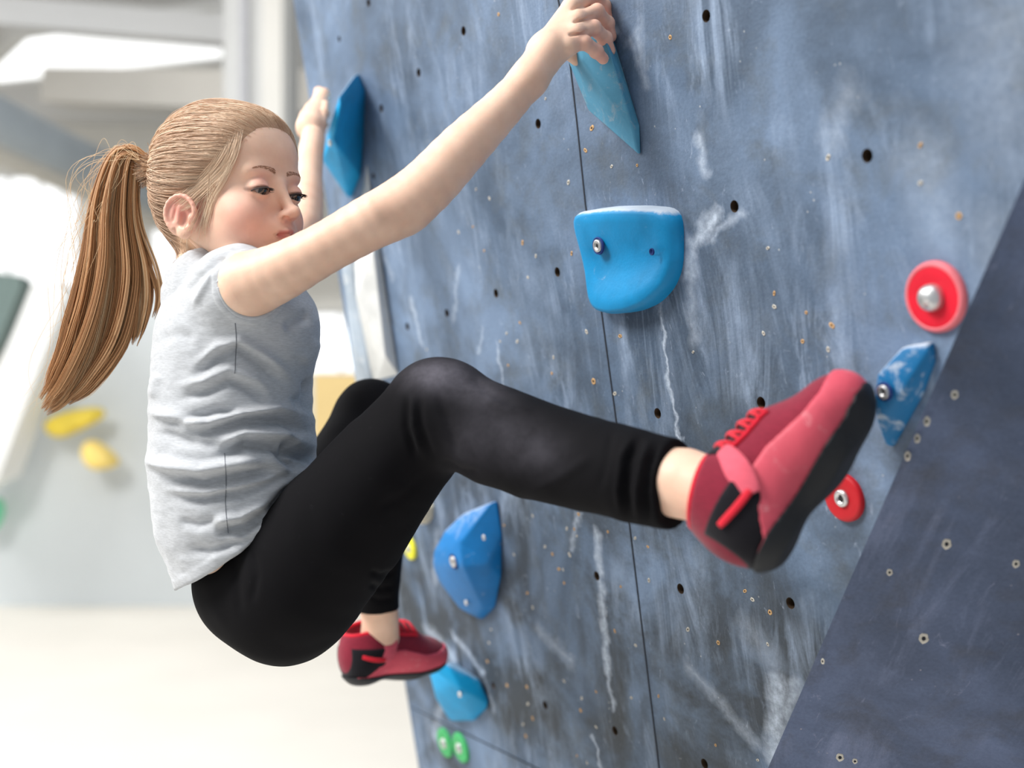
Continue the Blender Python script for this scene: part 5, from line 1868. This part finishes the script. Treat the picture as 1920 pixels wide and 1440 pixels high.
for gi_, (g, share, wd) in enumerate(pt_guides):
    m = int(NP * share)
    w = np.interp(tt, np.linspace(0, 1, len(wd)), wd)
    dz = Y0 + 0.0 * tt
    base = guide([(x, y, 0) for x, y in g], n)
    nc = max(6, m // 38)
    cth = rng.random(nc) * 2 * math.pi; crh = np.sqrt(rng.random(nc)); cph = rng.random(nc) * 6.28; ctone = rng.random(nc)
    ci = rng.integers(0, nc, m)
    th = cth[ci]; rh = crh[ci]
    ends = 0.80 + 0.23 * rng.random(m) ** 0.8
    ends = ends * (1 - 0.10 * ctone[ci])
    u = np.clip(tt[None] * ends[:, None], 0, 1)
    ox = np.cos(th) * rh; oy = np.sin(th) * rh
    bx = np.interp(u, tt, base[:, 0]); by = np.interp(u, tt, base[:, 1])
    ww = np.interp(u, tt, w)
    # direction normal in the picture plane of the guide
    gx = np.gradient(base[:, 0]); gy = np.gradient(base[:, 1]); gl = np.hypot(gx, gy)
    nx = np.interp(u, tt, -gy / gl); ny = np.interp(u, tt, gx / gl)
    jit = rng.normal(size=(m, 1)) * 0.10 * (0.3 + 0.7 * u) + 0.12 * np.sin(u * 7 + cph[ci][:, None]) * u
    jo = rng.normal(size=(m, 1)) * 0.10
    a = ox[:, None] + jit
    b = oy[:, None] + jo
    X = bx + nx * ww * a; Yp = by + ny * ww * a
    depth = Y0 + b * ww * 0.62 / 1500.0 * 1.5 - 0.01 * u
    pw = np.stack([(X - 960) / FPX * depth, depth, (720 - Yp) / FPX * depth], -1)
    allp.append(pw)
    rr = 0.00062 * (0.6 + 0.7 * rng.random((m, 1))) * np.clip((1 - tt) * 5 + 0.15, 0, 1)[None]
    allr.append(rr)
    allt.append(np.clip(0.20 + 0.45 * ctone[ci] + 0.30 * rng.random(m) - 0.12 * (b[:, 0] > 0.2), 0.02, 1))  # strands on the far side toned darker, shade put into colour
# flyaways
m = 60
for k in range(m):
    g = [(262, 300), (225 + rng.normal() * 10, 285 + rng.normal() * 8), (175 + rng.normal() * 25, 360 + rng.normal() * 40), (165 + rng.normal() * 30, 500 + rng.normal() * 30), (125 + rng.normal() * 30, 680 + rng.normal() * 30), (75 + rng.normal() * 22, 765 + rng.normal() * 14)]
    cut_ = rng.integers(4, 7)
    g = g[:cut_]
    b = guide([(x, y, 0) for x, y in g], n)
    dep = Y0 + rng.normal() * 0.015
    allp.append(np.stack([(b[:, 0] - 960) / FPX * dep, np.full(n, dep), (720 - b[:, 1]) / FPX * dep], -1)[None])
    allr.append((0.00028 * np.clip((1 - tt) * 4 + 0.2, 0, 1))[None]); allt.append(np.array([0.95]))
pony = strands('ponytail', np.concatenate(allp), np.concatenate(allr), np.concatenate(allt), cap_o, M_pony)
# hair band
tw = Vector(TW)
tdir = (Vector(P(238, 296, Y0)) - tw).normalized()
sd = tdir.cross(Vector((0, 1, 0))).normalized(); ud = tdir.cross(sd)
tube('hair_band', [tw + tdir * 0.002 + (sd * math.cos(a) + ud * math.sin(a)) * 0.0150 for a in [2 * math.pi * k / 24 for k in range(24)]], 0.0022, simple_mat('hair_elastic', (150, 112, 80), 0.8), cap_o, 8, True)

# loose wisps by the temple, ear and nape
bpy.context.view_layer.update()
mw = parent_world(skin); mi_ = mw.inverted(); o0 = mi_ @ Vector((0, 0, 0))
def drape(pxs, n, off):
    out = []
    last = None
    for p in catmull([Vector((x, y, 0)) for x, y in pxs], n):
        r_ = (mi_.to_3x3() @ ray(p.x, p.y)).normalized()
        hit, loc, nrm, idx = skin.ray_cast(o0, r_)
        if hit and loc.length < 1.62:
            w_ = mw @ loc; last = w_.y
            out.append(w_ - Vector(ray(p.x, p.y)).normalized() * off)
        else:
            d_ = last or 1.48
            out.append(P(p.x, p.y, d_))
    # smooth the depths
    for _ in range(4):
        out = [out[0]] + [(out[i - 1] + out[i] * 2 + out[i + 1]) / 4 for i in range(1, len(out) - 1)] + [out[-1]]
    return out
wisp_g = [[(452, 228), (430, 300), (385, 345), (338, 385)], [(455, 240), (440, 300), (400, 345), (345, 392)], [(440, 235), (420, 290), (380, 340), (330, 380)],
          [(455, 262), (430, 325), (400, 375), (385, 430)], [(400, 345), (392, 380), (384, 420), (380, 450)], [(395, 350), (375, 400), (352, 440), (350, 490)],
          [(352, 440), (345, 462), (352, 480), (372, 492)], [(340, 455), (338, 470), (348, 486), (360, 494)],
          [(412, 300), (395, 345), (372, 380), (342, 398)], [(400, 320), (398, 360), (392, 400), (372, 440)]]
wp, wr_, wt = [], [], []
for gi_, g in enumerate(wisp_g):
    for k in range(34 if gi_ < 4 else 9):
        sx, sy = rng.normal() * 5.0 - 5, rng.normal() * 4.0
        gx_, gy_ = rng.normal() * 3.0, rng.normal() * 3.0
        gg = [(x + sx * (1 - 0.15 * i) + gx_ * i * 0.5, y + sy * (1 - 0.15 * i) + gy_ * i * 0.4) for i, (x, y) in enumerate(g)]
        pts_ = drape(gg, 20, 0.0024 + 0.002 * rng.random())
        wp.append([list(v) for v in pts_])
        wr_.append(0.00024 * np.clip((1 - np.linspace(0, 1, 20)) * 4 + 0.2, 0, 1) * np.clip(np.linspace(0, 1, 20) * 6 + 0.2, 0, 1))
        wt.append(0.72 + 0.28 * rng.random())
strands('loose_wisps', np.array(wp), np.array(wr_), np.array(wt), cap_o, M_hair)
